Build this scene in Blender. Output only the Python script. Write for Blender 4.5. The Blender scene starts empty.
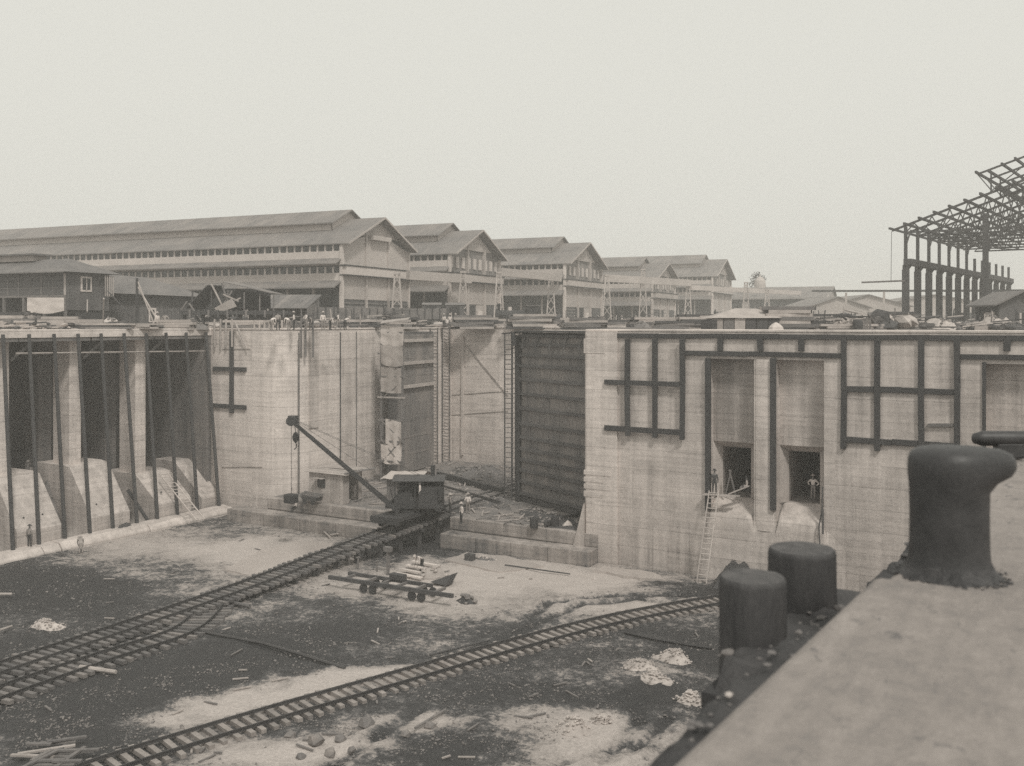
import bpy, bmesh, math, random
import numpy as np
from mathutils import Vector, Matrix
from mathutils import noise as mnoise
rnd = random.Random(7)
R_ = math.radians
scene = bpy.context.scene
COL = scene.collection

# ------------------------------------------------------------------ camera
# dock floor z = 0, eye z = 19.  +Y runs along the dock axis, the camera looks 30 degrees left of it.
EYE, FPX, HOR = 19.0, 970.0, 323.0
cam = bpy.data.cameras.new('camera'); camo = bpy.data.objects.new('camera', cam); COL.objects.link(camo)
camo.location = (0, 0, EYE); camo.rotation_euler = (R_(90), 0, R_(30))
cam.sensor_width = 36; cam.lens = 36 * FPX / 1024
cam.shift_y = -(383 - HOR) / 1024.0
cam.clip_start = 0.1; cam.clip_end = 4000
cam.dof.use_dof = True; cam.dof.focus_distance = 75; cam.dof.aperture_fstop = 1.7
scene.camera = camo

# ------------------------------------------------------------------ sky, sun, exposure
SUN_AZ, SUN_EL = R_(128), R_(50)          # azimuth clockwise from +Y
w = bpy.data.worlds.new('World'); scene.world = w; w.use_nodes = True
nt = w.node_tree; nt.nodes.clear()
sky = nt.nodes.new('ShaderNodeTexSky'); sky.sky_type = 'NISHITA'; sky.sun_disc = False
sky.sun_elevation = SUN_EL; sky.sun_rotation = SUN_AZ; sky.air_density = 1.5; sky.dust_density = 6; sky.ozone_density = 1
hs = nt.nodes.new('ShaderNodeHueSaturation'); hs.inputs['Saturation'].default_value = 0.0
mx = nt.nodes.new('ShaderNodeMixRGB'); mx.inputs[0].default_value = 0.85; mx.inputs[2].default_value = (8.08, 8.02, 7.38, 1)
tint = nt.nodes.new('ShaderNodeMixRGB'); tint.blend_type = 'MULTIPLY'; tint.inputs[0].default_value = 1; tint.inputs[2].default_value = (1.05, 1.03, .95, 1)
bg = nt.nodes.new('ShaderNodeBackground'); bg.inputs['Strength'].default_value = 0.1
wo = nt.nodes.new('ShaderNodeOutputWorld')
L = nt.links.new
L(sky.outputs[0], hs.inputs['Color']); L(hs.outputs[0], tint.inputs[1]); L(tint.outputs[0], mx.inputs[1])
L(mx.outputs[0], bg.inputs['Color']); L(bg.outputs[0], wo.inputs['Surface'])
sl = bpy.data.lights.new('sun', 'SUN'); sl.energy = 1.9; sl.angle = R_(7); sl.color = (1, .965, .89)
so = bpy.data.objects.new('sun', sl); COL.objects.link(so)
sd = Vector((math.sin(SUN_AZ) * math.cos(SUN_EL), math.cos(SUN_AZ) * math.cos(SUN_EL), math.sin(SUN_EL)))
so.rotation_euler = (-sd).to_track_quat('-Z', 'Y').to_euler(); so.location = sd * 200
scene.view_settings.view_transform = 'Standard'; scene.view_settings.look = 'None'
scene.view_settings.exposure = 0; scene.view_settings.gamma = 1
scene.cycles.use_denoising = False
scene.cycles.max_bounces = 6; scene.cycles.volume_bounces = 4
scene.cycles.volume_step_rate = 4

# ------------------------------------------------------------------ survey helpers (photo pixel -> point in the place)
S30, C30 = 0.5, math.sqrt(3) / 2
def ray(u):
    a = (u - 512) / FPX
    return (-S30 + C30 * a, C30 + S30 * a)
def at_d(u, v, d):
    r = ray(u); return Vector((r[0] * d, r[1] * d, EYE - (v - HOR) * d / FPX))
def on_z(u, v, z): return at_d(u, v, FPX * (EYE - z) / (v - HOR))
def on_y(u, v, y): return at_d(u, v, y / ray(u)[1])
def on_x(u, v, x): return at_d(u, v, x / ray(u)[0])
def yard(u, d, z=18.3):
    p = at_d(u, HOR, d); p.z = z; return p

# ------------------------------------------------------------------ materials
def C(v, a=1.0): return (v, v * .95, v * .9, 1)
MATS = {}
def nd(nt, t, **k):
    n = nt.nodes.new('ShaderNode' + t)
    for a, b in k.items(): setattr(n, a, b)
    return n
def mth(nt, op, a, b=None, c=None):
    n = nd(nt, 'Math', operation=op)
    for i, x in enumerate((a, b, c)):
        if x is None: continue
        if isinstance(x, (int, float)): n.inputs[i].default_value = x
        else: nt.links.new(x, n.inputs[i])
    return n.outputs[0]
def noise_(nt, vec, scale, detail=4, rough=.6, dist=0.0):
    n = nd(nt, 'TexNoise'); n.inputs['Scale'].default_value = scale; n.inputs['Detail'].default_value = detail
    n.inputs['Roughness'].default_value = rough; n.inputs['Distortion'].default_value = dist
    nt.links.new(vec, n.inputs['Vector']); return n.outputs['Fac']
def mapped(nt, vec, sc):
    m = nd(nt, 'Mapping'); m.inputs['Scale'].default_value = sc; nt.links.new(vec, m.inputs['Vector']); return m.outputs[0]
def start(name):
    m = bpy.data.materials.new(name); m.use_nodes = True
    nt = m.node_tree; b = nt.nodes['Principled BSDF']; MATS[name] = m
    return m, nt, b
def grey(nt, val, b, socket='Base Color'):
    """grey value socket -> warm grey colour"""
    mix = nd(nt, 'CombineColor')
    nt.links.new(mth(nt, 'MULTIPLY', val, 1.0), mix.inputs[0])
    s_ = mth(nt, 'MINIMUM', mth(nt, 'DIVIDE', val, .25), 1.0)      # pale stuff is warmer than dark stuff
    nt.links.new(mth(nt, 'MULTIPLY', val, mth(nt, 'MULTIPLY_ADD', s_, -.098, 1.0)), mix.inputs[1])
    nt.links.new(mth(nt, 'MULTIPLY', val, mth(nt, 'MULTIPLY_ADD', s_, -.194, 1.04)), mix.inputs[2])
    nt.links.new(mix.outputs[0], b.inputs[socket])
def bump(nt, b, h, strength, dist):
    bp = nd(nt, 'Bump'); bp.inputs['Strength'].default_value = strength; bp.inputs['Distance'].default_value = dist
    nt.links.new(h, bp.inputs['Height']); nt.links.new(bp.outputs[0], b.inputs['Normal'])
def mat(name, v, var=.5, scale=1.0, stretch=(1, 1, 1), rough=.85, bumpd=.02, metallic=0, obj=False, spec=.3):
    m, nt, b = start(name)
    if obj:
        tc = nd(nt, 'TexCoord'); pos = tc.outputs['Object']
    else:
        pos = nd(nt, 'NewGeometry').outputs['Position']
    p = mapped(nt, pos, stretch)
    n1 = noise_(nt, p, scale, 5); n2 = noise_(nt, p, scale * 7, 4)
    f = mth(nt, 'ADD', mth(nt, 'MULTIPLY', n1, .65), mth(nt, 'MULTIPLY', n2, .35))
    k = mth(nt, 'ADD', mth(nt, 'MULTIPLY', mth(nt, 'SUBTRACT', f, .5), 2.6 * var), 1.0)
    oi = nd(nt, 'ObjectInfo')
    k = mth(nt, 'MULTIPLY', k, mth(nt, 'ADD', mth(nt, 'MULTIPLY', oi.outputs['Random'], .24), .88))
    val = mth(nt, 'MAXIMUM', mth(nt, 'MULTIPLY', k, v), .012)
    grey(nt, val, b)
    b.inputs['Roughness'].default_value = rough; b.inputs['Metallic'].default_value = metallic
    b.inputs['Specular IOR Level'].default_value = spec
    if bumpd: bump(nt, b, n2, .6, bumpd)
    return m
def concrete(name, v, lift=1.52, board=.2, streak=.55, blot=.5, line=.2):
    m, nt, b = start(name)
    pos = nd(nt, 'NewGeometry').outputs['Position']
    sx = nd(nt, 'SeparateXYZ'); nt.links.new(pos, sx.inputs[0]); z = sx.outputs['Z']
    hx = mth(nt, 'ADD', sx.outputs['X'], sx.outputs['Y'])
    big = noise_(nt, mapped(nt, pos, (1, 1, 1.4)), .22, 5, .65, .3)
    stk = noise_(nt, mapped(nt, pos, (1, 1, .045)), 1.5, 5, .65)
    fine = noise_(nt, pos, 4.0, 4, .7)
    # each pour a little different, a thin joint between pours; faint board marks
    zw = mth(nt, 'ADD', z, mth(nt, 'MULTIPLY', mth(nt, 'SUBTRACT', noise_(nt, pos, .35, 2), .5), .16))
    zl = mth(nt, 'DIVIDE', zw, lift)
    wn = nd(nt, 'TexWhiteNoise', noise_dimensions='2D')
    cv = nd(nt, 'CombineXYZ'); nt.links.new(mth(nt, 'FLOOR', zl), cv.inputs[0])
    nt.links.new(mth(nt, 'FLOOR', mth(nt, 'DIVIDE', hx, 4.1)), cv.inputs[1]); nt.links.new(cv.outputs[0], wn.inputs['Vector'])
    jt = mth(nt, 'LESS_THAN', mth(nt, 'FRACT', zl), .035)
    vj = mth(nt, 'LESS_THAN', mth(nt, 'FRACT', mth(nt, 'DIVIDE', hx, 4.1)), .012)
    bd = mth(nt, 'FRACT', mth(nt, 'DIVIDE', zw, board))
    wn2 = nd(nt, 'TexWhiteNoise', noise_dimensions='2D'); cv2 = nd(nt, 'CombineXYZ')
    nt.links.new(mth(nt, 'FLOOR', mth(nt, 'DIVIDE', zw, board)), cv2.inputs[0])
    nt.links.new(mth(nt, 'FLOOR', mth(nt, 'DIVIDE', hx, 3.1)), cv2.inputs[1]); nt.links.new(cv2.outputs[0], wn2.inputs['Vector'])
    def dev(s, amt, mid=.5): return mth(nt, 'MULTIPLY', mth(nt, 'SUBTRACT', s, mid), amt)
    t = mth(nt, 'ADD', dev(big, 1.9 * blot), dev(stk, 1.7 * streak))
    t = mth(nt, 'ADD', t, dev(fine, .5)); t = mth(nt, 'ADD', t, dev(wn.outputs[0], .1)); t = mth(nt, 'ADD', t, dev(wn2.outputs[0], .17))
    drip = noise_(nt, mapped(nt, pos, (1, 1, .03)), 2.6, 4, .7); gate_ = noise_(nt, pos, .3, 3, .6)
    dk_ = mth(nt, 'MULTIPLY', mth(nt, 'MAXIMUM', mth(nt, 'SUBTRACT', drip, .56), 0), mth(nt, 'MULTIPLY', mth(nt, 'MAXIMUM', mth(nt, 'SUBTRACT', gate_, .42), 0), -14 * streak))
    ef = mth(nt, 'MULTIPLY', mth(nt, 'MAXIMUM', mth(nt, 'SUBTRACT', noise_(nt, mapped(nt, pos, (1, 1, .12)), 1.9, 5, .75), .62), 0), 2.4)
    sc_ = mth(nt, 'MULTIPLY', mth(nt, 'MAXIMUM', mth(nt, 'SUBTRACT', noise_(nt, pos, 1.3, 5, .8), .62), 0), -2.2)
    t = mth(nt, 'ADD', mth(nt, 'ADD', t, dk_), mth(nt, 'ADD', ef, sc_))
    # damp grime that has crept up the lowest metres of the basin
    low = mth(nt, 'MULTIPLY', mth(nt, 'SMOOTH_MIN', mth(nt, 'MAXIMUM', mth(nt, 'SUBTRACT', mth(nt, 'ADD', 4.5, dev(big, 9)), z), 0), 4, .5), -.045)
    t = mth(nt, 'ADD', t, low)
    t = mth(nt, 'SUBTRACT', t, mth(nt, 'MULTIPLY', mth(nt, 'MULTIPLY', mth(nt, 'MAXIMUM', jt, mth(nt, 'MULTIPLY', vj, .4)), line), mth(nt, 'MULTIPLY', noise_(nt, pos, .8, 3), 1.6)))
    val = mth(nt, 'MAXIMUM', mth(nt, 'MULTIPLY', mth(nt, 'ADD', t, 1.0), v), .03)
    grey(nt, val, b)
    b.inputs['Roughness'].default_value = .9; b.inputs['Specular IOR Level'].default_value = .2
    hgt = mth(nt, 'ADD', mth(nt, 'MULTIPLY', bd, .25), mth(nt, 'ADD', fine, mth(nt, 'MULTIPLY', jt, -1.5)))
    bump(nt, b, hgt, .5, .03)
    return m
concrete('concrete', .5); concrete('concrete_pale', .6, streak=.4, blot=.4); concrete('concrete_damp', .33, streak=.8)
mat('sill_dirt', .2, 1.1, .55, bumpd=.08); concrete('concrete_dirty', .33, streak=.9, blot=.9)
concrete('concrete_bay_shade', .17, streak=.8)  # darkened concrete: shade inside the chamber bays is put into the colour
concrete('concrete_smooth', .46, lift=6, board=3, streak=.4, line=.1)
mat('concrete_floor', .36, .6, .5, bumpd=.03)
m, nt, b = start('quay_concrete')
pos = nd(nt, 'NewGeometry').outputs['Position']
q1 = noise_(nt, pos, .8, 6, .7, .5); q2 = noise_(nt, mapped(nt, pos, (2.5, .5, 1)), 2.0, 6, .75, .6); q3 = noise_(nt, pos, 38, 4, .7); q4 = noise_(nt, pos, 9, 5, .75)
k = mth(nt, 'ADD', mth(nt, 'MULTIPLY', mth(nt, 'SUBTRACT', q1, .5), .9), mth(nt, 'MULTIPLY', mth(nt, 'SUBTRACT', q2, .5), .8))
k = mth(nt, 'ADD', k, mth(nt, 'MULTIPLY', mth(nt, 'SUBTRACT', q4, .5), .55)); k = mth(nt, 'ADD', k, mth(nt, 'MULTIPLY', mth(nt, 'SUBTRACT', q3, .5), .5))
sp_q = mth(nt, 'MULTIPLY', mth(nt, 'MAXIMUM', mth(nt, 'SUBTRACT', noise_(nt, mapped(nt, pos, (1.6, .8, 1)), 3.2, 5, .8, .4), .6), 0), -4.5)
cw = nd(nt, 'TexVoronoi', feature='DISTANCE_TO_EDGE'); cw.inputs['Scale'].default_value = .45
wv = nd(nt, 'VectorMath', operation='ADD'); nt.links.new(pos, wv.inputs[0]); cn3 = nd(nt, 'TexNoise'); cn3.inputs['Scale'].default_value = 2.2; nt.links.new(pos, cn3.inputs['Vector']); nt.links.new(cn3.outputs['Color'], wv.inputs[1]); nt.links.new(wv.outputs[0], cw.inputs['Vector'])
ck = mth(nt, 'MULTIPLY', mth(nt, 'LESS_THAN', cw.outputs['Distance'], .006), mth(nt, 'GREATER_THAN', q1, .5))
val = mth(nt, 'MULTIPLY', mth(nt, 'ADD', mth(nt, 'ADD', mth(nt, 'ADD', k, sp_q), 1.0), mth(nt, 'MULTIPLY', ck, -.35)), .27)
grey(nt, mth(nt, 'MAXIMUM', val, .05), b); b.inputs['Roughness'].default_value = .9; b.inputs['Specular IOR Level'].default_value = .2
bump(nt, b, mth(nt, 'ADD', mth(nt, 'ADD', q3, q4), mth(nt, 'MULTIPLY', ck, -1)), .7, .012)
m, nt, b = start('roof_sheet')
tc = nd(nt, 'TexCoord').outputs['Object']; sx = nd(nt, 'SeparateXYZ'); nt.links.new(tc, sx.inputs[0])
cv = nd(nt, 'CombineXYZ'); nt.links.new(mth(nt, 'FLOOR', mth(nt, 'DIVIDE', sx.outputs[1], 1.9)), cv.inputs[0]); nt.links.new(mth(nt, 'FLOOR', mth(nt, 'DIVIDE', sx.outputs[0], 2.7)), cv.inputs[1])
wn = nd(nt, 'TexWhiteNoise', noise_dimensions='2D'); nt.links.new(cv.outputs[0], wn.inputs['Vector'])
r1 = noise_(nt, tc, .16, 5, .65); r2 = noise_(nt, mapped(nt, tc, (.15, 1.6, .15)), .9, 4, .7)
k = mth(nt, 'ADD', mth(nt, 'MULTIPLY', mth(nt, 'SUBTRACT', wn.outputs[0], .5), .22), mth(nt, 'MULTIPLY', mth(nt, 'SUBTRACT', r1, .5), .8)); k = mth(nt, 'ADD', k, mth(nt, 'MULTIPLY', mth(nt, 'SUBTRACT', r2, .5), .6))
grey(nt, mth(nt, 'MULTIPLY', mth(nt, 'ADD', k, 1.0), .2), b); b.inputs['Roughness'].default_value = .8; b.inputs['Specular IOR Level'].default_value = .2
mat('timber_black', .055, .5, 2, (1, 1, 1)); mat('timber_dark', .075, .6, 1.5); mat('timber_grey', .17, .6, 1.2); mat('timber_pale', .38, .5, 1.0)
mat('sleeper', .13, .7, .9); mat('sleeper_mid', .19, .7, .9); mat('sleeper_pale', .27, .7, .9); mat('rail_steel', .075, .4, 1, rough=.5, metallic=.3)
mat('iron_black', .042, .9, 5, rough=.5, bumpd=.004, obj=True, spec=.45); mat('pile_tarred', .062, .9, 5, (1, 1, .25), rough=.7, bumpd=.012, obj=True)
mat('pile_worn', .1, .9, 9, rough=.8, bumpd=.02, obj=True); mat('iron_worn', .065, 1.5, 9, rough=.6, obj=True)
mat('steel_dark', .045, .4, .6, rough=.7); mat('gate_steel', .2, 1.0, .9, (1, 1, .25), rough=.75); mat('gate_steel_b', .1, .8, .6, (1, 1, .5), rough=.75); mat('gate_steel_c', .1, .6, .5, rough=.75)
mat('steel_red', .055, .4, .6, rough=.8)
mat('leaf_boards', .19, .8, .8, (1, 1, .2))
mat('timber_ladder', .5, .5, 2)
mat('canvas', .52, .35, .8, rough=.95, bumpd=.04); mat('canvas_dirty', .36, .5, .8, rough=.95, bumpd=.04)
mat('roof_old', .15, .6, .35, (1, 1, 1)); mat('roof_rusty', .17, .9, .5)
mat('shed_wall', .5, .3, .2); mat('shed_wall_mid', .42, .4, .25); mat('shed_dark', .045, .5, .4); mat('shed_front', .19, .6, .4); mat('louvre', .09, .4, 1); mat('shed_trim', .58, .2, .5)
mat('house_wall', .105, .5, .8, (1, 1, .2)); mat('white_paint', .6, .25, .7); mat('glass_dark', .035, .3, 1, rough=.25, bumpd=0, spec=.5)
mat('stone_pale', .44, .5, 1.5); mat('stone_mid', .2, .7, 1.5); mat('earth', .16, .8, .25, bumpd=.08); mat('yard_earth', .27, .6, .12, bumpd=.05)
mat('stone_light', .17, .6, 1.5)
mat('mud_dark', .065, .7, .9, bumpd=.1)
mat('shirt_white', .62, .2, 3, obj=True); mat('shirt_grey', .3, .3, 3, obj=True); mat('cloth_dark', .06, .3, 3, obj=True); mat('cloth_khaki', .25, .3, 3, obj=True); mat('skin', .17, .2, 3, obj=True); mat('straw', .5, .2, 3, obj=True); mat('felt_dark', .06, .2, 3, obj=True)
mat('foliage', .07, .5, .6); mat('rope', .09, .3, 4)
m, nt, b = start('puddle_silt')
pos = nd(nt, 'NewGeometry').outputs['Position']; n = noise_(nt, pos, .5, 4)
grey(nt, mth(nt, 'ADD', mth(nt, 'MULTIPLY', n, .16), .34), b); b.inputs['Roughness'].default_value = .22; b.inputs['Specular IOR Level'].default_value = .6
# dock floor: tone comes from a per-vertex map of wet mud and dried silt, plus speckle
m, nt, b = start('dock_mud')
at = nd(nt, 'Attribute', attribute_name='tone'); pos = nd(nt, 'NewGeometry').outputs['Position']
n1 = noise_(nt, pos, 1.1, 6, .72, .4); n2 = noise_(nt, pos, 6.5, 4, .7); n3 = noise_(nt, pos, .35, 5, .7, 1.0); n4 = noise_(nt, pos, 3.2, 5, .75)
ms = nd(nt, 'MapRange', interpolation_type='SMOOTHSTEP'); nt.links.new(at.outputs['Fac'], ms.inputs[0]); ms.inputs[1].default_value = .35; ms.inputs[2].default_value = .85; ms.inputs[3].default_value = 1.0; ms.inputs[4].default_value = .55
amp = ms.outputs[0]                       # dried silt is smoother than the trampled mud
dv_ = mth(nt, 'ADD', mth(nt, 'MULTIPLY', mth(nt, 'SUBTRACT', n1, .5), 1.5), mth(nt, 'MULTIPLY', mth(nt, 'SUBTRACT', n4, .5), 1.2))
t = mth(nt, 'ADD', at.outputs['Fac'], mth(nt, 'MULTIPLY', dv_, amp))
t = mth(nt, 'ADD', t, mth(nt, 'MULTIPLY', mth(nt, 'SUBTRACT', n3, .5), .7))
cr = nd(nt, 'ValToRGB'); cr.color_ramp.elements[0].position = .0; cr.color_ramp.elements[1].position = 1.0
cr.color_ramp.elements[0].color = (.04, .04, .04, 1); cr.color_ramp.elements[1].color = (.46, .46, .46, 1)
for p_, c_ in ((.26, .058), (.42, .11), (.5, .2), (.6, .3), (.75, .37)):
    e = cr.color_ramp.elements.new(p_); e.color = (c_, c_, c_, 1)
nt.links.new(t, cr.inputs[0])
vor = nd(nt, 'TexVoronoi'); vor.inputs['Scale'].default_value = 3.6; nt.links.new(pos, vor.inputs['Vector'])
sp = mth(nt, 'MULTIPLY', mth(nt, 'LESS_THAN', vor.outputs['Distance'], .16), mth(nt, 'GREATER_THAN', mth(nt, 'MULTIPLY', n1, amp), .5))
val = mth(nt, 'ADD', mth(nt, 'MULTIPLY', cr.outputs[0], mth(nt, 'ADD', mth(nt, 'MULTIPLY', n2, .9), .55)), mth(nt, 'MULTIPLY', sp, .12))
grey(nt, val, b)
nt.links.new(mth(nt, 'ADD', mth(nt, 'MULTIPLY', n3, .5), .45), b.inputs['Roughness']); b.inputs['Specular IOR Level'].default_value = .35
bump(nt, b, mth(nt, 'ADD', n1, mth(nt, 'MULTIPLY', n2, .4)), .8, .18)

# ------------------------------------------------------------------ mesh helpers
def V(*a): return Vector(a)
class MB:
    def __init__(s): s.v = []; s.f = []
    def add(s, vs, fs):
        o = len(s.v); s.v += [tuple(x) for x in vs]; s.f += [tuple(i + o for i in f) for f in fs]; return s
    def box(s, x0, x1, y0, y1, z0, z1):
        return s.add([(x0, y0, z0), (x1, y0, z0), (x1, y1, z0), (x0, y1, z0), (x0, y0, z1), (x1, y0, z1), (x1, y1, z1), (x0, y1, z1)],
                     [(0, 3, 2, 1), (4, 5, 6, 7), (0, 1, 5, 4), (1, 2, 6, 5), (2, 3, 7, 6), (3, 0, 4, 7)])
    def beam(s, p0, p1, wd, ht, up=(0, 0, 1)):
        p0 = Vector(p0); p1 = Vector(p1); d = (p1 - p0).normalized(); up = Vector(up)
        if abs(d.dot(up)) > .98: up = Vector((0, 1, 0)) if abs(d.y) < .9 else Vector((1, 0, 0))
        a = d.cross(up).normalized() * (wd / 2); c = a.cross(d).normalized() * (ht / 2)
        vs = [p + sa * a + sc * c for p in (p0, p1) for sa, sc in ((-1, -1), (1, -1), (1, 1), (-1, 1))]
        return s.add(vs, [(0, 1, 2, 3), (7, 6, 5, 4), (0, 4, 5, 1), (1, 5, 6, 2), (2, 6, 7, 3), (3, 7, 4, 0)])
    def tube(s, p0, p1, r0, r1=None, n=8):
        p0 = Vector(p0); p1 = Vector(p1); r1 = r0 if r1 is None else r1; d = (p1 - p0).normalized()
        up = Vector((0, 0, 1)) if abs(d.z) < .95 else Vector((1, 0, 0))
        a = d.cross(up).normalized(); c = a.cross(d)
        vs = [p + r * (math.cos(2 * math.pi * i / n) * a + math.sin(2 * math.pi * i / n) * c) for p, r in ((p0, r0), (p1, r1)) for i in range(n)]
        return s.add(vs, [(i, (i + 1) % n, n + (i + 1) % n, n + i) for i in range(n)] + [tuple(range(n))[::-1], tuple(range(n, 2 * n))])
    def poly(s, *pts): return s.add(pts, [tuple(range(len(pts)))])
    def prism(s, pts, vec):
        n = len(pts); pts = [Vector(p) for p in pts]; vec = Vector(vec)
        return s.add(pts + [p + vec for p in pts], [tuple(range(n))[::-1], tuple(range(n, 2 * n))] + [(i, (i + 1) % n, n + (i + 1) % n, n + i) for i in range(n)])
    def lathe(s, prof, n=20, c=(0, 0, 0), sx=1, sy=1):
        vs = [(c[0] + sx * r * math.cos(2 * math.pi * i / n), c[1] + sy * r * math.sin(2 * math.pi * i / n), c[2] + z) for r, z in prof for i in range(n)]
        fs = [(k * n + i, k * n + (i + 1) % n, (k + 1) * n + (i + 1) % n, (k + 1) * n + i) for k in range(len(prof) - 1) for i in range(n)]
        fs += [tuple(range(n))[::-1], tuple(range((len(prof) - 1) * n, len(prof) * n))]
        return s.add(vs, fs)
    def rock(s, c, r, sq=.7):
        ico = _ICO; j = [1 + rnd.uniform(-.3, .3) for _ in ico[0]]
        return s.add([(c[0] + x * r * k, c[1] + y * r * k, c[2] + z * r * k * sq) for (x, y, z), k in zip(ico[0], j)], ico[1])
    def mesh(s, name, m, off=(0, 0, 0)):
        me = bpy.data.meshes.new(name); o = Vector(off)
        me.from_pydata([tuple(Vector(p) - o) for p in s.v], [], s.f); me.materials.append(MATS[m])
        bm = bmesh.new(); bm.from_mesh(me); bmesh.ops.recalc_face_normals(bm, faces=bm.faces); bm.to_mesh(me); bm.free()
        return me
    def build(s, name, m, parent=None, off=(0, 0, 0), smooth=False, bevel=0):
        me = s.mesh(name, m, off); o = bpy.data.objects.new(name, me); COL.objects.link(o)
        if smooth:
            for p in me.polygons: p.use_smooth = True
        if bevel:
            bv = o.modifiers.new('bevel', 'BEVEL'); bv.width = bevel; bv.segments = 2; bv.limit_method = 'ANGLE'
        if parent: o.parent = parent
        return o
    def solo(s, name, m, label, cat, group=None, kind=None, **k):
        """a top-level thing that is one mesh; origin at its base"""
        a = np.array(s.v); c = (a[:, 0].mean(), a[:, 1].mean(), a[:, 2].min())
        o = s.build(name, m, None, off=c, **k); o.location = c
        return tag(o, label, cat, group, kind)
_t = (1 + 5 ** .5) / 2
_iv = [(-1, _t, 0), (1, _t, 0), (-1, -_t, 0), (1, -_t, 0), (0, -1, _t), (0, 1, _t), (0, -1, -_t), (0, 1, -_t), (_t, 0, -1), (_t, 0, 1), (-_t, 0, -1), (-_t, 0, 1)]
_ICO = ([tuple(Vector(p).normalized()) for p in _iv], [(0, 11, 5), (0, 5, 1), (0, 1, 7), (0, 7, 10), (0, 10, 11), (1, 5, 9), (5, 11, 4), (11, 10, 2), (10, 7, 6), (7, 1, 8), (3, 9, 4), (3, 4, 2), (3, 2, 6), (3, 6, 8), (3, 8, 9), (4, 9, 5), (2, 4, 11), (6, 2, 10), (8, 6, 7), (9, 8, 1)])
def tag(o, label=None, cat=None, group=None, kind=None):
    if label: o['label'] = label
    if cat: o['category'] = cat
    if group: o['group'] = group
    if kind: o['kind'] = kind
    return o
def thing(name, label, cat, loc=(0, 0, 0), rotz=0, group=None):
    o = bpy.data.objects.new(name, None); COL.objects.link(o); o.location = loc; o.rotation_euler = (0, 0, rotz); o.empty_display_size = .3
    return tag(o, label, cat, group)
def inst(name, me, parent, loc=(0, 0, 0), rot=(0, 0, 0), scale=(1, 1, 1)):
    o = bpy.data.objects.new(name, me); COL.objects.link(o); o.parent = parent; o.location = loc; o.rotation_euler = rot; o.scale = scale
    return o
def struct(o): o['kind'] = 'structure'; return o
def fbm(x, y, z=0, o=4): return mnoise.fractal(Vector((x, y, z)), 1.0, 2.0, o)

# ================================================================== THE SETTING
WT, SILL, QZ, YW = 18.35, 2.2, 17.4, 70.2
def X(u): return on_y(u, HOR, YW).x
def Zy(u, v, y=YW): return on_y(u, v, y).z
# ---- dock floor: one displaced sheet with a tone per vertex
TONES = [(70, 592, 130, 30, -.42), (120, 695, 230, 40, -.5), (40, 660, 90, 40, -.35), (330, 632, 110, 24, -.33), (250, 665, 110, 22, -.35), (520, 695, 130, 24, -.3),
         (450, 748, 110, 22, -.3), (90, 750, 90, 24, -.4), (720, 650, 70, 30, -.35), (600, 632, 110, 12, -.2), (650, 700, 60, 14, -.25), (560, 655, 90, 10, -.2), (700, 590, 60, 10, -.25),
         (450, 545, 60, 10, -.4), (390, 545, 40, 12, -.35), (730, 585, 60, 12, -.3), (330, 605, 60, 8, -.2), (20, 575, 50, 12, -.2),
         (200, 548, 130, 13, .3), (275, 560, 70, 16, .3), (205, 594, 60, 8, .28), (165, 724, 45, 10, .6), (215, 709, 50, 11, .7), (265, 696, 50, 12, .75), (318, 684, 50, 11, .75), (365, 672, 45, 9, .7), (500, 573, 100, 12, .5), (620, 582, 90, 9, .45),
         (280, 756, 60, 10, .6), (340, 744, 60, 11, .6), (410, 722, 50, 8, .4), (590, 735, 60, 26, .45), (480, 608, 130, 12, .16), (660, 668, 46, 10, .25), (120, 565, 60, 8, .2), (420, 645, 60, 10, .14), (540, 715, 40, 10, .2), (400, 585, 80, 8, .3), (40, 615, 40, 8, .15), (180, 740, 50, 8, .2), (640, 610, 90, 7, .25), (250, 575, 40, 8, .25), (430, 600, 50, 6, .25), (500, 590, 90, 9, .2), (560, 680, 50, 8, .18), (600, 760, 50, 10, .25), (505, 728, 30, 8, .22), (350, 650, 40, 5, .2), (290, 610, 60, 5, .2), (230, 620, 50, 5, .14), (140, 575, 40, 6, .18), (680, 735, 30, 12, .2)]
RUTS = [[(560, 764), (612, 748), (640, 722), (634, 696), (655, 676)], [(590, 766), (640, 745), (672, 715)], [(470, 655), (540, 622), (580, 606), (640, 600), (700, 606)], [(530, 618), (548, 604), (600, 597), (690, 596)],
        [(190, 628), (240, 640), (330, 664)], [(420, 710), (380, 735), (330, 766)]]
RUTW = [[on_z(u, v, 0) for u, v in r] for r in RUTS]
def pix(x, y, z=0):
    d = -S30 * x + C30 * y; l = C30 * x + S30 * y
    if d < 5: return None
    return 512 + FPX * l / d, HOR + FPX * (EYE - z) / d
def segd(px_, py_, a, b):
    dx, dy = b.x - a.x, b.y - a.y; t = max(0, min(1, ((px_ - a.x) * dx + (py_ - a.y) * dy) / (dx * dx + dy * dy)))
    return math.hypot(px_ - a.x - t * dx, py_ - a.y - t * dy)
def floor_z(x, y):
    n = fbm(x * .09, y * .09, 3, 3); n2 = fbm(x * .55, y * .55, 9, 4); n3 = fbm(x * 1.7, y * 1.7, 5, 3)
    return .10 * n + .07 * n2 + .045 * n3
def floor_tone(x, y):
    p = pix(x, y); t = .53 + .2 * fbm(x * .12, y * .12, 1, 4)
    if p:
        wu = p[0] + 26 * fbm(x * .25, y * .25, 20, 3); wv = p[1] + 9 * fbm(x * .25, y * .25, 30, 3)
        for (u, v, ru, rv, k) in TONES:
            q = ((wu - u) / ru) ** 2 + ((wv - v) / rv) ** 2
            if q < 4: t += 1.2 * k * math.exp(-q * 1.1)
    return .5 + (t - .5) * 1.3 - .06
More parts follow.
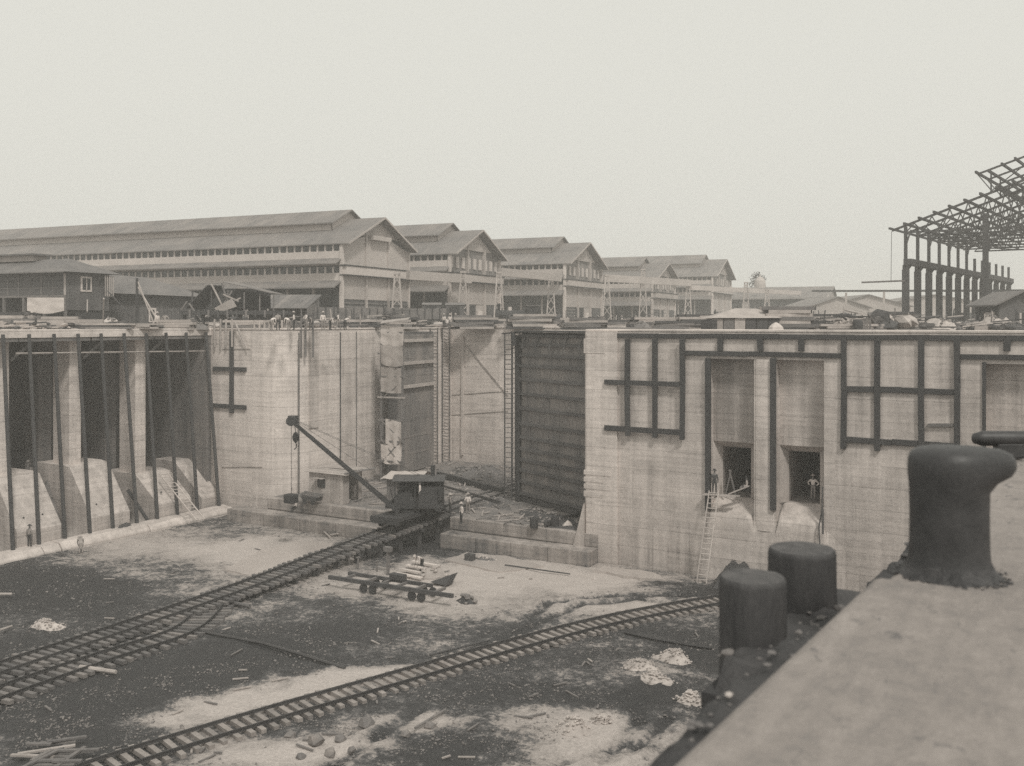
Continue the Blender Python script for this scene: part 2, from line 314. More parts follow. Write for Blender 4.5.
nx, ny = 216, 212; x0, y0, st = -76.0, -10.0, .4
vs, fs, tone = [], [], []
for j in range(ny):
    for i in range(nx):
        x = x0 + i * st; y = y0 + j * st; z = floor_z(x, y); t = floor_tone(x, y)
        for r in RUTW:
            for a, b_ in zip(r, r[1:]):
                if abs(a.x - x) > 14 and abs(b_.x - x) > 14: continue
                dd = segd(x, y, a, b_)
                if dd < .9: z -= .17 * max(0, 1 - dd / .5) - (.08 if .5 < dd < .85 else 0); t -= .55 * max(0, 1 - dd / .6)
        vs.append((x, y, z)); tone.append(t)
for j in range(ny - 1):
    for i in range(nx - 1):
        k = j * nx + i; fs.append((k, k + 1, k + nx + 1, k + nx))
k0 = len(vs); vs += [(-76, -80, -.2), (10, -80, -.2), (10, -9.9, -.05), (-76, -9.9, -.05)]; tone += [.4] * 4; fs.append((k0, k0 + 1, k0 + 2, k0 + 3))
me = bpy.data.meshes.new('dock_floor'); me.from_pydata(vs, [], fs); me.materials.append(MATS['dock_mud'])
ta = me.attributes.new('tone', 'FLOAT', 'POINT'); ta.data.foreach_set('value', tone)
for p in me.polygons: p.use_smooth = True
fl = bpy.data.objects.new('dock_floor_ground', me); COL.objects.link(fl); struct(fl)
# ---- yard ground behind the walls
g = MB()
for (a, b_, c, d_) in ((-760, -88.3, -120, 73.0), (-760, -68.3, 73.0, 101.2), (-30.2, 300, 73.1, 101.2), (-760, 300, 101.2, 780)):
    g.poly((a, c, 18.3), (b_, c, 18.3), (b_, d_, 18.3), (a, d_, 18.3))
struct(g.build('yard_ground', 'yard_earth'))
# ---- foreground quay (nearly parallel to the axis) and its dark ledge
Q0 = on_z(700, 735, QZ); QD = Vector((.0577, 1, 0)).normalized(); QN = Vector((QD.y, -QD.x, 0))
def qp(s, n, z): p = Q0 + QD * s + QN * n; return Vector((p.x, p.y, z))
quay = thing('quay', 'broad pale concrete quay running along the lower right with the iron bollard', 'quay', qp(0, 6, 0))
def qslab(name, s0, s1, n0, n1, z0, z1, m, bev=.03):
    b = MB().prism([qp(s0, n0, z0), qp(s0, n1, z0), qp(s1, n1, z0), qp(s1, n0, z0)], (0, 0, z1 - z0)); return b.build(name, m, quay, off=quay.location, bevel=bev)
sj = (on_z(880, 576, QZ) - Q0).dot(QD)
qslab('coping_slab', -14, sj, 0, 14, QZ - 1.2, QZ, 'quay_concrete', .05)
qslab('coping_slab', sj + .02, sj + 16, .05, 14, QZ - 1.25, QZ - .035, 'quay_concrete', .05)
qslab('coping_slab', sj + 16.03, 66.5, 0.02, 14, QZ - 1.2, QZ - .02, 'quay_concrete', .05)
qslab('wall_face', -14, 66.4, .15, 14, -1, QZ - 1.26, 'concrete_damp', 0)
# ledge with the pile heads
lz = 16.72
lg = thing('rubble_ledge', 'dark earthy ledge below the quay edge holding two stub piles', 'ledge', qp(4, -1, 0))
def lrow(s0, s1, n0, n1, z, amp, name, m):
    b = MB(); NS, NN = max(2, int((s1 - s0) / .12)), max(2, int((n1 - n0) / .12)); vv = []
    for i in range(NS + 1):
        for j in range(NN + 1):
            p = qp(s0 + (s1 - s0) * i / NS, n0 + (n1 - n0) * j / NN, z); p.z += amp * fbm(p.x * 3, p.y * 3, 2, 3) + amp * .6 * fbm(p.x * 11, p.y * 11, 7, 2)
            if i in (0, NS) or j == 0: p.z -= .5
            vv.append(p)
    ff = [(i * (NN + 1) + j, (i + 1) * (NN + 1) + j, (i + 1) * (NN + 1) + j + 1, i * (NN + 1) + j + 1) for i in range(NS) for j in range(NN)]
    b.add(vv, ff); return b.build(name, m, lg, off=lg.location, smooth=True)
cn = on_z(701, 662, lz); sl0 = (cn - Q0).dot(QD); nl0 = (cn - Q0).dot(QN)
ce = on_z(838, 584, lz); sl1 = (ce - Q0).dot(QD); nl1 = (on_z(905, 536, lz) - Q0).dot(QN)
lrow(sl0, sl1, nl0, .06, lz, .06, 'ledge_top', 'mud_dark'); lrow(sl1, 50, nl1, .06, lz, .06, 'ledge_top', 'mud_dark')
MB().prism([qp(sl0, nl0, 0), qp(sl0, .1, 0), qp(50, .1, 0), qp(50, nl1, 0), qp(sl1, nl1, 0), qp(sl1, nl0, 0)], (0, 0, lz - .2)).build('ledge_wall', 'timber_black', lg, off=lg.location)
lrow(-6, sl0 + .05, -.5, .06, 17.1, .055, 'earth_lip', 'mud_dark')
MB().prism([qp(-10, -.4, 15.6), qp(-10, .1, 15.6), qp(sl0 - .02, .1, 15.6), qp(sl0 - .02, -.4, 15.6)], (0, 0, 1.3)).build('waling_timber', 'timber_black', lg, off=lg.location)
st_ = MB()
for _ in range(150):
    s = rnd.uniform(sl0 + .1, sl1 + 6); n_ = rnd.uniform((nl0 if s < sl1 else nl1) + .05, -.02); p = qp(s, n_, lz); st_.rock(p, rnd.choice((.01, .015, .02, .05)) * rnd.uniform(.6, 1.3), .5)
for _ in range(160):
    s = rnd.uniform(-4, sl0); n_ = rnd.triangular(-.4, -.02, -.3); st_.rock(qp(s, n_, 17.13), rnd.choice((.006, .01, .014, .03)) * rnd.uniform(.6, 1.2), .5)
o = st_.build('loose_stones', 'earth', lg, off=lg.location); o['kind'] = 'stuff'
for (s, n_) in ((sl0 - .25, -.12), (sl0 - 1.5, -.3)): MB().rock(qp(s, n_, 17.14), .024).build('stone', 'stone_pale', lg, off=lg.location)

# ---- right dock wall with culvert bays
rw = thing('dock_wall', 'broad board-marked concrete dock wall with two culvert mouths on the right', 'wall', (X(800), YW + 1.5, 0))
def rpart(b, name, m='concrete', bevel=0): return b.build(name, m, rw, off=rw.location, bevel=bevel)
ZR, ZO0, ZO1, ZS = 16.35, 5.85, 9.6, 10.1
xa, xb = X(588), 16
REC = [(X(709), X(754)), (X(776), X(824)), (X(984), X(1072))]
rpart(MB().box(xa, xb, YW, YW + 3.2, ZR, WT), 'wall_head')
cur = xa
for (r0, r1) in REC:
    rpart(MB().box(cur, r0, YW, YW + 3.2, -.5, ZR), 'wall_pier'); cur = r1
rpart(MB().box(cur, xb, YW, YW + 3.2, -.5, ZR), 'wall_pier')
def X2(u): return on_y(u, HOR, YW + 1.9).x
OPN = [(X2(723), X2(751)), (X2(789), X2(820))]
for i, (r0, r1) in enumerate(REC):
    yb = YW + 1.0
    if i < 2:
        o0, o1 = OPN[i]; y2 = YW + 1.9
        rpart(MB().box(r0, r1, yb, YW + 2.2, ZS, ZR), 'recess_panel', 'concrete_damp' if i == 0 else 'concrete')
        s_ = MB()
        s_.poly((r0, yb, ZO0), (o0, y2, ZO0), (o0, y2, ZO1), (r0, yb, ZS)); s_.poly((r1, yb, ZO0), (o1, y2, ZO0), (o1, y2, ZO1), (r1, yb, ZS))
        s_.poly((r0, yb, ZS), (r1, yb, ZS), (o1, y2, ZO1), (o0, y2, ZO1)); rpart(s_, 'splayed_reveal', 'concrete_smooth')
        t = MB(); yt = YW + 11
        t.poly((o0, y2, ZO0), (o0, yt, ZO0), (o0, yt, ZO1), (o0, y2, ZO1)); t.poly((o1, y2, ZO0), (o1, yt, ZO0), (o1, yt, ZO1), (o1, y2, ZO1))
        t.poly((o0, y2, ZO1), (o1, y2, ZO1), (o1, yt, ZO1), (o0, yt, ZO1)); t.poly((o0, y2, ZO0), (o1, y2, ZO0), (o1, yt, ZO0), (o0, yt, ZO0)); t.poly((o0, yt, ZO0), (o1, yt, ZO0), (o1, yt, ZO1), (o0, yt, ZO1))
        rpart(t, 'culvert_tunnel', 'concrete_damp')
    else: rpart(MB().box(r0, r1, yb, YW + 2.2, -.5, ZR), 'recess_panel')
# flowing apron under the mouths, built as a bulging sheet
ap = MB(); ax0, ax1 = X(690), X(846); NA, NP = 44, 14; vv = []
prof = [(1.95, 5.86), (1.2, 5.72), (.5, 5.05), (.12, 4.85), (-.03, 4.65), (-.06, 4.0), (-.12, 3.2), (-.2, 2.3), (-.3, 1.4), (-.4, .6), (-.5, -.3)]
for i in range(NA + 1):
    x = ax0 + (ax1 - ax0) * i / NA
    inb = any(r0 - .02 < x < r1 + .02 for r0, r1 in REC[:2]); mid = REC[0][1] <= x <= REC[1][0]
    if x < REC[0][0]: e = (x - ax0) / (REC[0][0] - ax0)
    elif x > REC[1][1]: e = (ax1 - x) / (ax1 - REC[1][1])
    else: e = 1.0
    e = max(0.0, min(1.0, e)) ** .7
    for (dy, z) in prof:
        wob = .04 * fbm(x * .8, z * .8, 4, 3)
        if inb: y = YW + dy + wob
        else:
            zt_ = 4.5 if mid else 3.0 + 1.5 * e
            f = max(0.0, min(1.0, (z + .3) / 6.16)); z = -.3 + f * (zt_ + .3); y = YW + .01 - (1 - f) * .5 * (e if not mid else 1) + wob * (1 - f)
        vv.append((x, y - .03, z))
n_ = len(prof)
ap.add(vv, [(i * n_ + j, (i + 1) * n_ + j, (i + 1) * n_ + j + 1, i * n_ + j + 1) for i in range(NA) for j in range(n_ - 1)])
ap.build('sill_apron', 'concrete', rw, off=rw.location, smooth=True)
# pilasters beside the mouths, rounded foot
for (u0, u1) in ((755.5, 774.5),):
    p = MB(); a, b_ = X(u0), X(u1); n = 8; pts = []
    for k in range(n + 1):
        th = math.pi * k / n; pts.append((a + (b_ - a) * (.5 - .5 * math.cos(th)), YW - .14 * math.sin(th) - .004, 3.9))
    p.prism(pts, (0, 0, ZR - 3.9)); rpart(p, 'pilaster', 'concrete_pale')
# rounded corner nose at the passage with quoin joints, flared toe
nose = MB(); a, b_ = X(588), X(618)
nose.prism([(a - .25, YW + 2.5, -.3), (a - .25, YW - .02, -.3), (a - .05, YW - .22, -.3), (b_, YW - .22, -.3), (b_, YW + .3, -.3), (a, YW + 2.5, -.3)], (0, 0, WT + .3 - .006)); rpart(nose, 'corner_nose', 'concrete_pale')
for (v0, v1, uu) in ((338, 354, 606), (470, 476, 612), (477, 483, 604), (484, 490, 612), (491, 498, 604)):
    z0, z1 = Zy(600, v1), Zy(600, v0); rpart(MB().box(a - .27, X(uu), YW - .25, YW - .1, z0 + .05, z1 - .05), 'quoin', 'concrete_pale', .02)
toe = MB(); toe.prism([(a - .2, YW - .42, -.2), (a - 1.5, YW - .42, -.2), (a - .2, YW - .42, 4.6)], (0, 2.4, 0)); rpart(toe, 'flared_toe', 'concrete_smooth')
rpart(MB().box(xa - .2, xb, YW - .06, YW + 3.3, WT, WT + .16), 'coping', 'concrete_pale', .03)
# right side wall of the passage, and the closing wall behind it
pw = thing('passage_wall', 'concrete side wall of the lock passage hidden behind the closed dark gate leaf', 'wall', (X(588) + 1.5, 87, 0))
MB().box(xa + .05, xa + 3, YW + 3.22, 99.4, -.5, WT).build('wall_body', 'concrete', pw, off=pw.location)
YE = 99.4
ew = thing('passage_end_wall', 'pale concrete wall closing the far end of the passage between the gate leaves', 'wall', (-50, YE, 0))
MB().box(-66.2, xa + 3, YE, YE + 2, 0, WT + .1).build('wall_body', 'concrete_pale', ew, off=ew.location)
MB().beam(on_y(463, 336, YE - .15), on_y(462, 455, YE - .15), .3, .2, (0, 1, 0)).build('vertical_pipe', 'white_paint', ew, off=ew.location)
MB().beam(on_y(466, 345, YE - .06), on_y(508, 396, YE - .06), .14, .1, (0, 1, 0)).build('diagonal_batten', 'concrete_damp', ew, off=ew.location)
for v in (392, 412): MB().beam(on_y(452, v + 3, YE - .04), on_y(508, v - 1, YE - .04), .06, .05, (0, 1, 0)).build('form_line', 'concrete_damp', ew, off=ew.location)
MB().box(-66.2, xa + 3, YE - .12, YE + 2.1, WT + .1, WT + .3).build('coping', 'concrete_pale', ew, off=ew.location)

# ---- left entrance wall: front face, rounded corner, long passage side
lw = thing('entrance_wall', 'tall pale concrete entrance wall with rounded corner left of the passage', 'wall', (-71, 73, 0))
YL = 70.8; xc, rc = -65.9, 3.4
pts = [(-77.2, YL)]
for k in range(11):
    th = R_(-90 + 9 * k); pts.append((xc - rc + rc * math.cos(th), YL + rc + rc * math.sin(th)))
pts += [(xc, 84.2), (xc - .9, 84.6), (xc - .9, 94.2), (xc, 94.6), (xc, YE - .01), (-71.5, YE - .01), (-71.5, 75.6), (-77.2, 75.6)]
o = MB().prism([(x, y, -.4) for x, y in pts], (0, 0, WT + .4)).build('wall_body', 'concrete_pale', lw, off=lw.location)
for p in o.data.polygons:
    if abs(p.normal.z) < .1: p.use_smooth = False
MB().prism([(x * 1.0 + (.08 if x > -70 else 0), y - .08, WT) for x, y in pts], (0, 0, .14)).build('coping', 'concrete_pale', lw, off=lw.location)
for u, m_ in ((298.5, 'timber_dark'), (340, 'timber_dark'), (356, 'timber_grey')):
    p = on_x(u, 340, xc); MB().beam((xc + .06, p.y, .5), (xc + .06, p.y, WT - .3), .07, .1, (0, 1, 0)).build('vertical_strip', m_, lw, off=lw.location)
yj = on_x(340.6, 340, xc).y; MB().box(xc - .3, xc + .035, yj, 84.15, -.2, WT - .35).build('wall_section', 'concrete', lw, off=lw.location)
p0 = on_x(309, 340, xc); p1 = on_x(318, 340, xc)
MB().box(xc - .02, xc + .12, p0.y, p1.y, 8.5, WT - .2).build('formwork_panel', 'concrete', lw, off=lw.location)
for u0, u1, v in ((222, 250, 349), (222, 262, 467)):
    a = on_y(u0, v, YL - .03); b_ = on_y(u1, v, YL - .03); MB().beam(a, b_, .08, .07).build('pour_ledge', 'concrete_damp', lw, off=lw.location)

# ---- left dock side: deck on columns, sloping buttresses
ls = thing('pump_chamber', 'open concrete pump chamber with columns and sloping buttresses on the left', 'structure', (-80, 58, 0))
def lpart(b, name, m='concrete', bevel=0, **k): return b.build(name, m, ls, off=ls.location, bevel=bevel, **k)
yA, yB = 32.0, YL - .06
lpart(MB().box(-88.3, -76.4, yA, yB, WT - .62, WT + .1), 'deck_slab', 'concrete_pale', .03)
lpart(MB().box(-88.2, -87, yA, yB, -.3, WT - .63), 'back_wall', 'concrete_bay_shade')
lpart(MB().box(-87, -78.2, yA, yB, -.3, .35), 'chamber_floor', 'earth')
lpart(MB().box(-86.9, -76.5, yB - .62, yB - .02, -.2, WT - .64), 'end_wall', 'concrete_bay_shade')
for yc, bz in ((42.4, 6.2), (49.3, 6.2), (56.2, 6.3), (63.3, 4.6)):
    lpart(MB().box(-80.4, -78, yc - .6, yc + .6, bz - .3, WT - .63), 'column', 'concrete_pale', .08)
    lpart(MB().box(-85.6, -82.6, yc - .55, yc + .75, -.2, WT - .64), 'inner_pier', 'concrete_bay_shade')
    y0_, y1_ = yc - 1.1, yc + 2.9
    bt = MB().prism([(-82, y0_, -.2), (-82, y0_, bz), (-78.3, y0_, bz), (-77.3, y0_, bz - .15), (-74.5, y0_, 2.2), (-74.3, y0_, 1.9), (-74.3, y0_, -.2)], (0, y1_ - y0_, 0)); lpart(bt, 'buttress', 'concrete', .03)
    for yy in (y0_ + 1.0, y0_ + 2.7):
        MB().tube((-75.05, yy, 2.85), (-74.95, yy, 2.95), .07).build('bolt_hole', 'timber_black', ls, off=ls.location)
bt = MB().prism([(-82, 68.2, -.2), (-82, 68.2, 5), (-79, 68.2, 5), (-75, 68.2, 1.5), (-75, 68.2, -.2)], (0, 2.4, 0)); lpart(bt, 'buttress', 'concrete', .03)
for yc in (45.9, 52.8, 59.8, 66.7):                           # struts under the deck edge
    lpart(MB().beam((-76.6, yc - 3, WT - .8), (-76.6, yc + 3.8, WT - .8), .22, .26), 'edge_beam', 'timber_grey')
    lpart(MB().beam((-78.0, yc - 2.8, 15.8), (-77.0, yc - 1.2, WT - .75), .25, .25), 'knee_brace', 'timber_grey')
# footing kerb along the base
kb = thing('footing_kerb', 'low broken concrete kerb along the foot of the pump chamber', 'kerb', (-73.6, 58, 0))
cuts = [32, 43.5, 49.6, 51.2, 60, 66.3, 70.3]
for i, (a, b_) in enumerate(zip(cuts, cuts[1:])):
    jx = rnd.uniform(-.12, .12)
    MB().prism([(-74.28, a + .03, -.2), (-74.28, a + .03, .72), (-73.1 + jx, a + .03, .62 + rnd.uniform(-.08, .1)), (-72.7 + jx, a + .03, .2), (-72.65 + jx, a + .03, -.2)], (rnd.uniform(-.1, .1), b_ - a - .06, 0)).build('kerb_block', 'concrete_pale', kb, off=kb.location, bevel=.07)
# ---- entrance sill: two stepped concrete benches each side of the track, and the passage floor
sw = thing('entrance_sill', 'stepped concrete sill across the mouth of the lock passage', 'sill', (-50, 72, 0))
def spart(b, name, m='concrete_dirty', bevel=.06): return b.build(name, m, sw, off=sw.location, bevel=bevel)
spart(MB().box(-67.0, -51.6, 69.0, 98.9, -.3, SILL), 'passage_floor', 'sill_dirt')
spart(MB().box(-46.6, -32.4, 70.0, 98.9, -.3, SILL), 'passage_floor', 'sill_dirt')
spart(MB().box(-51.58, -46.62, 71.5, 98.9, -.3, SILL - .06), 'passage_floor', 'earth')
def stepline(xs, y0_, y1_, z):
    for a, b_ in zip(xs, xs[1:]):
        spart(MB().box(a + .015, b_ - .015, y0_ + rnd.uniform(-.08, .08), y1_, -.3, z + rnd.uniform(-.04, .04)), 'step_block', 'concrete_dirty')
stepline((-70.5, -65.6, -61.2, -57, -51.8), 67.1, 68.98, 1.15)
stepline((-46.5, -43, -39.6, -36.2, -32.5), 68.3, 69.98, 1.15)
spart(MB().box(-66.9, -51.62, 68.93, 69.6, 1.2, SILL + .03), 'bench_edge'); spart(MB().box(-46.58, -32.5, 69.93, 70.6, 1.2, SILL + .03), 'bench_edge')
# lumpy fill on the passage floor
def lump(name, label, cat, pts, z0, hgt, m, res=26, kind=None, amp=.35, group=None, seed=0, stones=0, stone_m='stone_mid', sr=(.04, .1)):
    cx = sum(p[0] for p in pts) / len(pts); cy = sum(p[1] for p in pts) / len(pts); vv, ff = [], []
    for j in range(10):
        for i in range(res):
            th = 2 * math.pi * i / res; r = 1 - j / 9.0
            k = th / (2 * math.pi) * len(pts); a = pts[int(k) % len(pts)]; b2 = pts[(int(k) + 1) % len(pts)]; f = k - int(k); f = f * f * (3 - 2 * f)
            ex = a[0] + (b2[0] - a[0]) * f - cx; ey = a[1] + (b2[1] - a[1]) * f - cy
            x = cx + ex * r; y = cy + ey * r
            n = fbm(x * .9 + seed, y * .9, seed, 4)
            h = hgt * (1 - r ** 1.6) * (1 + amp * n * 1.6) + .10 * hgt * fbm(x * 3, y * 3, seed, 3) * (1 if j else 0)
            vv.append((x + .12 * n, y + .12 * n, z0 - (.12 if j == 0 else 0) + h))
    for j in range(9):
        for i in range(res): ff.append((j * res + i, j * res + (i + 1) % res, (j + 1) * res + (i + 1) % res, (j + 1) * res + i))
    ff.append(tuple(range(9 * res, 10 * res)))
    b = MB(); b.add(vv, ff)
    if not stones: return b.solo(name, m, label, cat, group, kind)
    t = thing(name, label, cat, (cx, cy, z0), 0, group); b.build('mound', m, t, off=t.location)
    s = MB()
    for _ in range(stones):
        q = vv[rnd.randrange(len(vv))]; s.rock((q[0] + rnd.uniform(-.2, .2), q[1] + rnd.uniform(-.2, .2), q[2] + .02), rnd.uniform(*sr))
    o = s.build('loose_stones', stone_m, t, off=t.location); o['kind'] = 'stuff'
    return t
def ring(c, rx, ry, n=7, j=.25): return [(c[0] + rx * math.cos(2 * math.pi * i / n) * rnd.uniform(1 - j, 1 + j), c[1] + ry * math.sin(2 * math.pi * i / n) * rnd.uniform(1 - j, 1 + j)) for i in range(n)]

# ================================================================== GATES
def gate_leaf(name, label, A, B, zb, zt, thick, rows, ncol, mats, girder_m, gproud=.35):
    A = Vector(A); B = Vector(B); t = thing(name, label, 'lock gate', (A.x, A.y, zb), math.atan2(B.y - A.y, B.x - A.x)); Lg = (B - A).length
    MB().box(0, Lg, 0, thick, 0, zt - zb).build('leaf_body', 'gate_steel_c', t)
    zs = sorted(rows); wp = Lg / ncol
    for k, (z0, z1) in enumerate(zip(zs, zs[1:])):
        for i in range(ncol):
            dy = rnd.uniform(.0, .05)
            MB().box(i * wp + .008, (i + 1) * wp - .008, -.06 - dy, -.004, z0 - zb + .12, z1 - zb - .12).build('plate', rnd.choice(mats), t)
    for z in zs:
        MB().box(-.02, Lg + .02, -gproud, -.003, z - zb - .13, z - zb + .13).build('girder', girder_m, t)
    return t
hA = Vector((-31.6, 73.4, 0)); hd = Vector((-math.cos(R_(25)), math.sin(R_(25)), 0)); hE = hA + hd * 14.6
rowz = [EYE - (v - HOR) * 88 / FPX for v in (336, 345, 356, 367, 381, 396, 411, 427, 441, 453, 464, 475, 487, 499)]
gl = gate_leaf('gate_leaf', 'dark riveted steel gate leaf with horizontal girders beside the right wall', (hE.x, hE.y, 0), (hA.x, hA.y, 0), SILL + .05, 18.1, 1.4, rowz, 10, ['gate_steel'], 'gate_steel_c')
MB().box(-.1, 14.2, -.9, 1.6, 15.9, 16.05).build('walkway', 'timber_dark', gl)
for i in range(7): MB().beam((1 + i * 2.1, -.8, 14.4), (1 + i * 2.1, -.1, 15.9), .1, .1).build('bracket', 'gate_steel_c', gl)
MB().box(-.5, -.02, -.5, 1.3, 0, 15.6).build('mitre_post', 'timber_black', gl)
g2 = gate_leaf('gate_leaf', 'grey gate leaf folded open against the left passage wall behind the canvas scaffold', (-63.9, 85.6, 0), (-64.9, 93.9, 0), SILL + .05, 18.0, 1.2, [2.5, 4.4, 6.3, 8.2, 10.0, 11.6, 13.2, 15.2, 17.6], 6, ['leaf_boards'], 'leaf_boards', .1)
for z in (11.9, 14.5, 17.0):
    MB().beam((-.1, -.32, z - SILL), (8.3, -.32, z - SILL), .3, .34, (0, 0, 1)).build('waler', 'timber_pale', g2)

# ================================================================== PEOPLE
_PM = {}
def person_mesh(pose, shirt, legs):
    key = (pose, shirt, legs)
    if key in _PM: return _PM[key]
    # joints: x = right, y = forward
    J = dict(pel=(0, 0, .95), sp=(0, 0, 1.15), ch=(0, 0.01, 1.36), nk=(0, .01, 1.5), hd=(0, .03, 1.58), top=(0, .03, 1.70))
    P = dict(hipl=(-.1, 0, .9), knl=(-.11, .03, .5), anl=(-.12, 0, .09), tol=(-.13, .16, .04), hipr=(.1, 0, .9), knr=(.11, .03, .5), anr=(.12, 0, .09), tor=(.13, .16, .04),
             shl=(-.19, 0, 1.4), ell=(-.25, -.02, 1.12), wrl=(-.24, .08, .88), fil=(-.23, .1, .77), shr=(.19, 0, 1.4), elr=(.25, -.02, 1.12), wrr=(.24, .08, .88), fir=(.23, .1, .77))
    J.update(P)
    if pose == 'walk': J.update(knl=(-.1, .2, .52), anl=(-.1, .24, .1), tol=(-.1, .4, .06), knr=(.1, -.08, .5), anr=(.1, -.32, .14), tor=(.1, -.2, .03), wrl=(-.24, -.1, .9), fil=(-.23, -.14, .8), ell=(-.24, -.12, 1.13), wrr=(.22, .2, .95), fir=(.21, .27, .87))
    if pose == 'bend': J.update(sp=(0, .16, 1.06), ch=(0, .36, 1.14), nk=(0, .48, 1.17), hd=(0, .55, 1.18), top=(0, .65, 1.2), shl=(-.19, .38, 1.12), ell=(-.22, .42, .85), wrl=(-.16, .5, .62), fil=(-.14, .52, .52), shr=(.19, .38, 1.12), elr=(.22, .42, .85), wrr=(.16, .5, .62), fir=(.14, .52, .52), pel=(0, -.05, .93), hipl=(-.1, -.05, .88), hipr=(.1, -.05, .88))
    if pose == 'hips': J.update(ell=(-.42, -.06, 1.15), wrl=(-.2, .04, 1.0), fil=(-.13, .07, .98), elr=(.42, -.06, 1.15), wrr=(.2, .04, 1.0), fir=(.13, .07, .98))
    if pose == 'carry': J.update(elr=(.27, .1, 1.15), wrr=(.18, .36, 1.18), fir=(.12, .44, 1.2), ell=(-.27, .1, 1.15), wrl=(-.18, .36, 1.12), fil=(-.12, .44, 1.12))
    if pose == 'sit': J.update({k: (v[0], v[1], v[2] - .45) for k, v in J.items() if k not in ('knl', 'knr', 'anl', 'anr', 'tol', 'tor')}); 
    if pose == 'sit': J.update(hipl=(-.1, .04, .47), hipr=(.1, .04, .47), knl=(-.13, .46, .5), knr=(.13, .46, .5), anl=(-.13, .5, .08), anr=(.13, .5, .08), tol=(-.13, .66, .04), tor=(.13, .66, .04), wrl=(-.18, .34, .56), fil=(-.16, .42, .54), wrr=(.18, .34, .56), fir=(.16, .42, .54))
    if pose == 'reach': J.update(shr=(.2, .04, 1.42), elr=(.26, .28, 1.38), wrr=(.25, .52, 1.36), fir=(.24, .62, 1.36))
    E = [('pel', 'sp'), ('sp', 'ch'), ('ch', 'nk'), ('nk', 'hd'), ('hd', 'top')]
    for s in 'lr': E += [('pel', 'hip' + s), ('hip' + s, 'kn' + s), ('kn' + s, 'an' + s), ('an' + s, 'to' + s), ('ch', 'sh' + s), ('sh' + s, 'el' + s), ('el' + s, 'wr' + s), ('wr' + s, 'fi' + s)]
    RAD = dict(pel=(.15, .11), sp=(.14, .1), ch=(.17, .11), nk=(.06, .06), hd=(.08, .09), top=(.085, .095), hip=(.1, .1), kn=(.068, .068), an=(.055, .055), to=(.045, .04), sh=(.075, .075), el=(.052, .052), wr=(.036, .036), fi=(.04, .022))
    names = list(J); me = bpy.data.meshes.new('person_skin'); me.from_pydata([J[n] for n in names], [(names.index(a), names.index(b)) for a, b in E], [])
    ob = bpy.data.objects.new('tmp_skin', me); COL.objects.link(ob); md = ob.modifiers.new('s', 'SKIN'); md.use_smooth_shade = True
    for i, n in enumerate(names):
        r = RAD.get(n) or RAD[n[:-1]]; sv = me.skin_vertices[0].data[i]; sv.radius = r; sv.use_root = n == 'pel'
    sb = ob.modifiers.new('d', 'SUBSURF'); sb.levels = 1; sb.render_levels = 1
    dg = bpy.context.evaluated_depsgraph_get(); m2 = bpy.data.meshes.new_from_object(ob.evaluated_get(dg)); bpy.data.objects.remove(ob)
    m2.materials.clear()
    for k in (shirt, legs, 'skin', 'cloth_dark'): m2.materials.append(MATS[k])
    jv = {n: Vector(J[n]) for n in names}
    reg = {'pel': 1, 'sp': 0, 'ch': 0, 'nk': 2, 'hd': 2, 'top': 2, 'hip': 1, 'kn': 1, 'an': 1, 'to': 3, 'sh': 0, 'el': 0, 'wr': 2, 'fi': 2}
    mids = [(jv[a].lerp(jv[b], t), (reg.get(a) if a in reg else reg[a[:-1]]) if t < .6 else (reg.get(b) if b in reg else reg[b[:-1]])) for a, b in E for t in (0, .3, .55, .8, 1)]
    for p in m2.polygons:
        p.use_smooth = True; c = p.center; p.material_index = min(mids, key=lambda q: (q[0] - c).length_squared)[1]
    _PM[key] = (m2, jv['top'], (jv['top'] - jv['hd']).normalized()); return _PM[key]
_HM = {}
def hat_mesh(kind):
    if kind in _HM: return _HM[kind]
    b = MB().lathe([(.19, 0), (.2, .015), (.1, .03), (.098, .1), (.06, .13), (.005, .135)] if kind != 'cap' else [(.105, -.03), (.11, .02), (.09, .07), (.005, .09)], 12)
    _HM[kind] = b.mesh('hat', {'straw': 'straw', 'felt': 'felt_dark', 'cap': 'felt_dark'}[kind]); return _HM[kind]
def person(loc, face, pose, shirt, legs, hat, label, group=None):
    m2, top, ax = person_mesh(pose, shirt, legs)
    o = bpy.data.objects.new('person', m2); COL.objects.link(o); o.location = loc; o.rotation_euler = (0, 0, R_(face)); tag(o, label, 'person', group)
    if hat:
        h = inst('hat', hat_mesh(hat), o, top + ax * .03); h.rotation_mode = 'QUATERNION'; h.rotation_quaternion = ax.to_track_quat('Z', 'Y')
    return o
W_, G_, K_, D_ = 'shirt_white', 'shirt_grey', 'cloth_khaki', 'cloth_dark'
fz = floor_z
def onfloor(u, v): p = on_z(u, v, 0); p.z = fz(p.x, p.y); return p
person(onfloor(81, 554), 60, 'bend', 'cloth_khaki', 'shirt_grey', 'straw', 'stooping labourer in pale work clothes beside the kerb at far left')
person(V(-73.9, 49.0, .68), 20, 'stand', G_, D_, 'felt', 'worker in dark hat standing on the kerb against a buttress at far left')
person(on_z(450, 514, SILL), -40, 'stand', G_, D_, 'straw', 'man in grey shirt and straw hat, left of the three behind the crane')
person(on_z(461.5, 524, SILL), 150, 'stand', W_, D_, 'straw', 'man in white shirt and dark trousers at the edge of the sill step')
person(on_z(468, 513.5, SILL), 200, 'carry', W_, K_, 'straw', 'man in white shirt carrying something, right of the three on the sill')
person(onfloor(422, 570), 160, 'bend', W_, D_, 'straw', 'man in white shirt and pale hat bending beside the white planks')
person(on_z(297, 512, 1.2), 100, 'sit', W_, D_, 'straw', 'worker sitting on the lower sill step under the crane hook')
pl = V((X(709) + X(723)) / 2, YW - .35, 6.32)
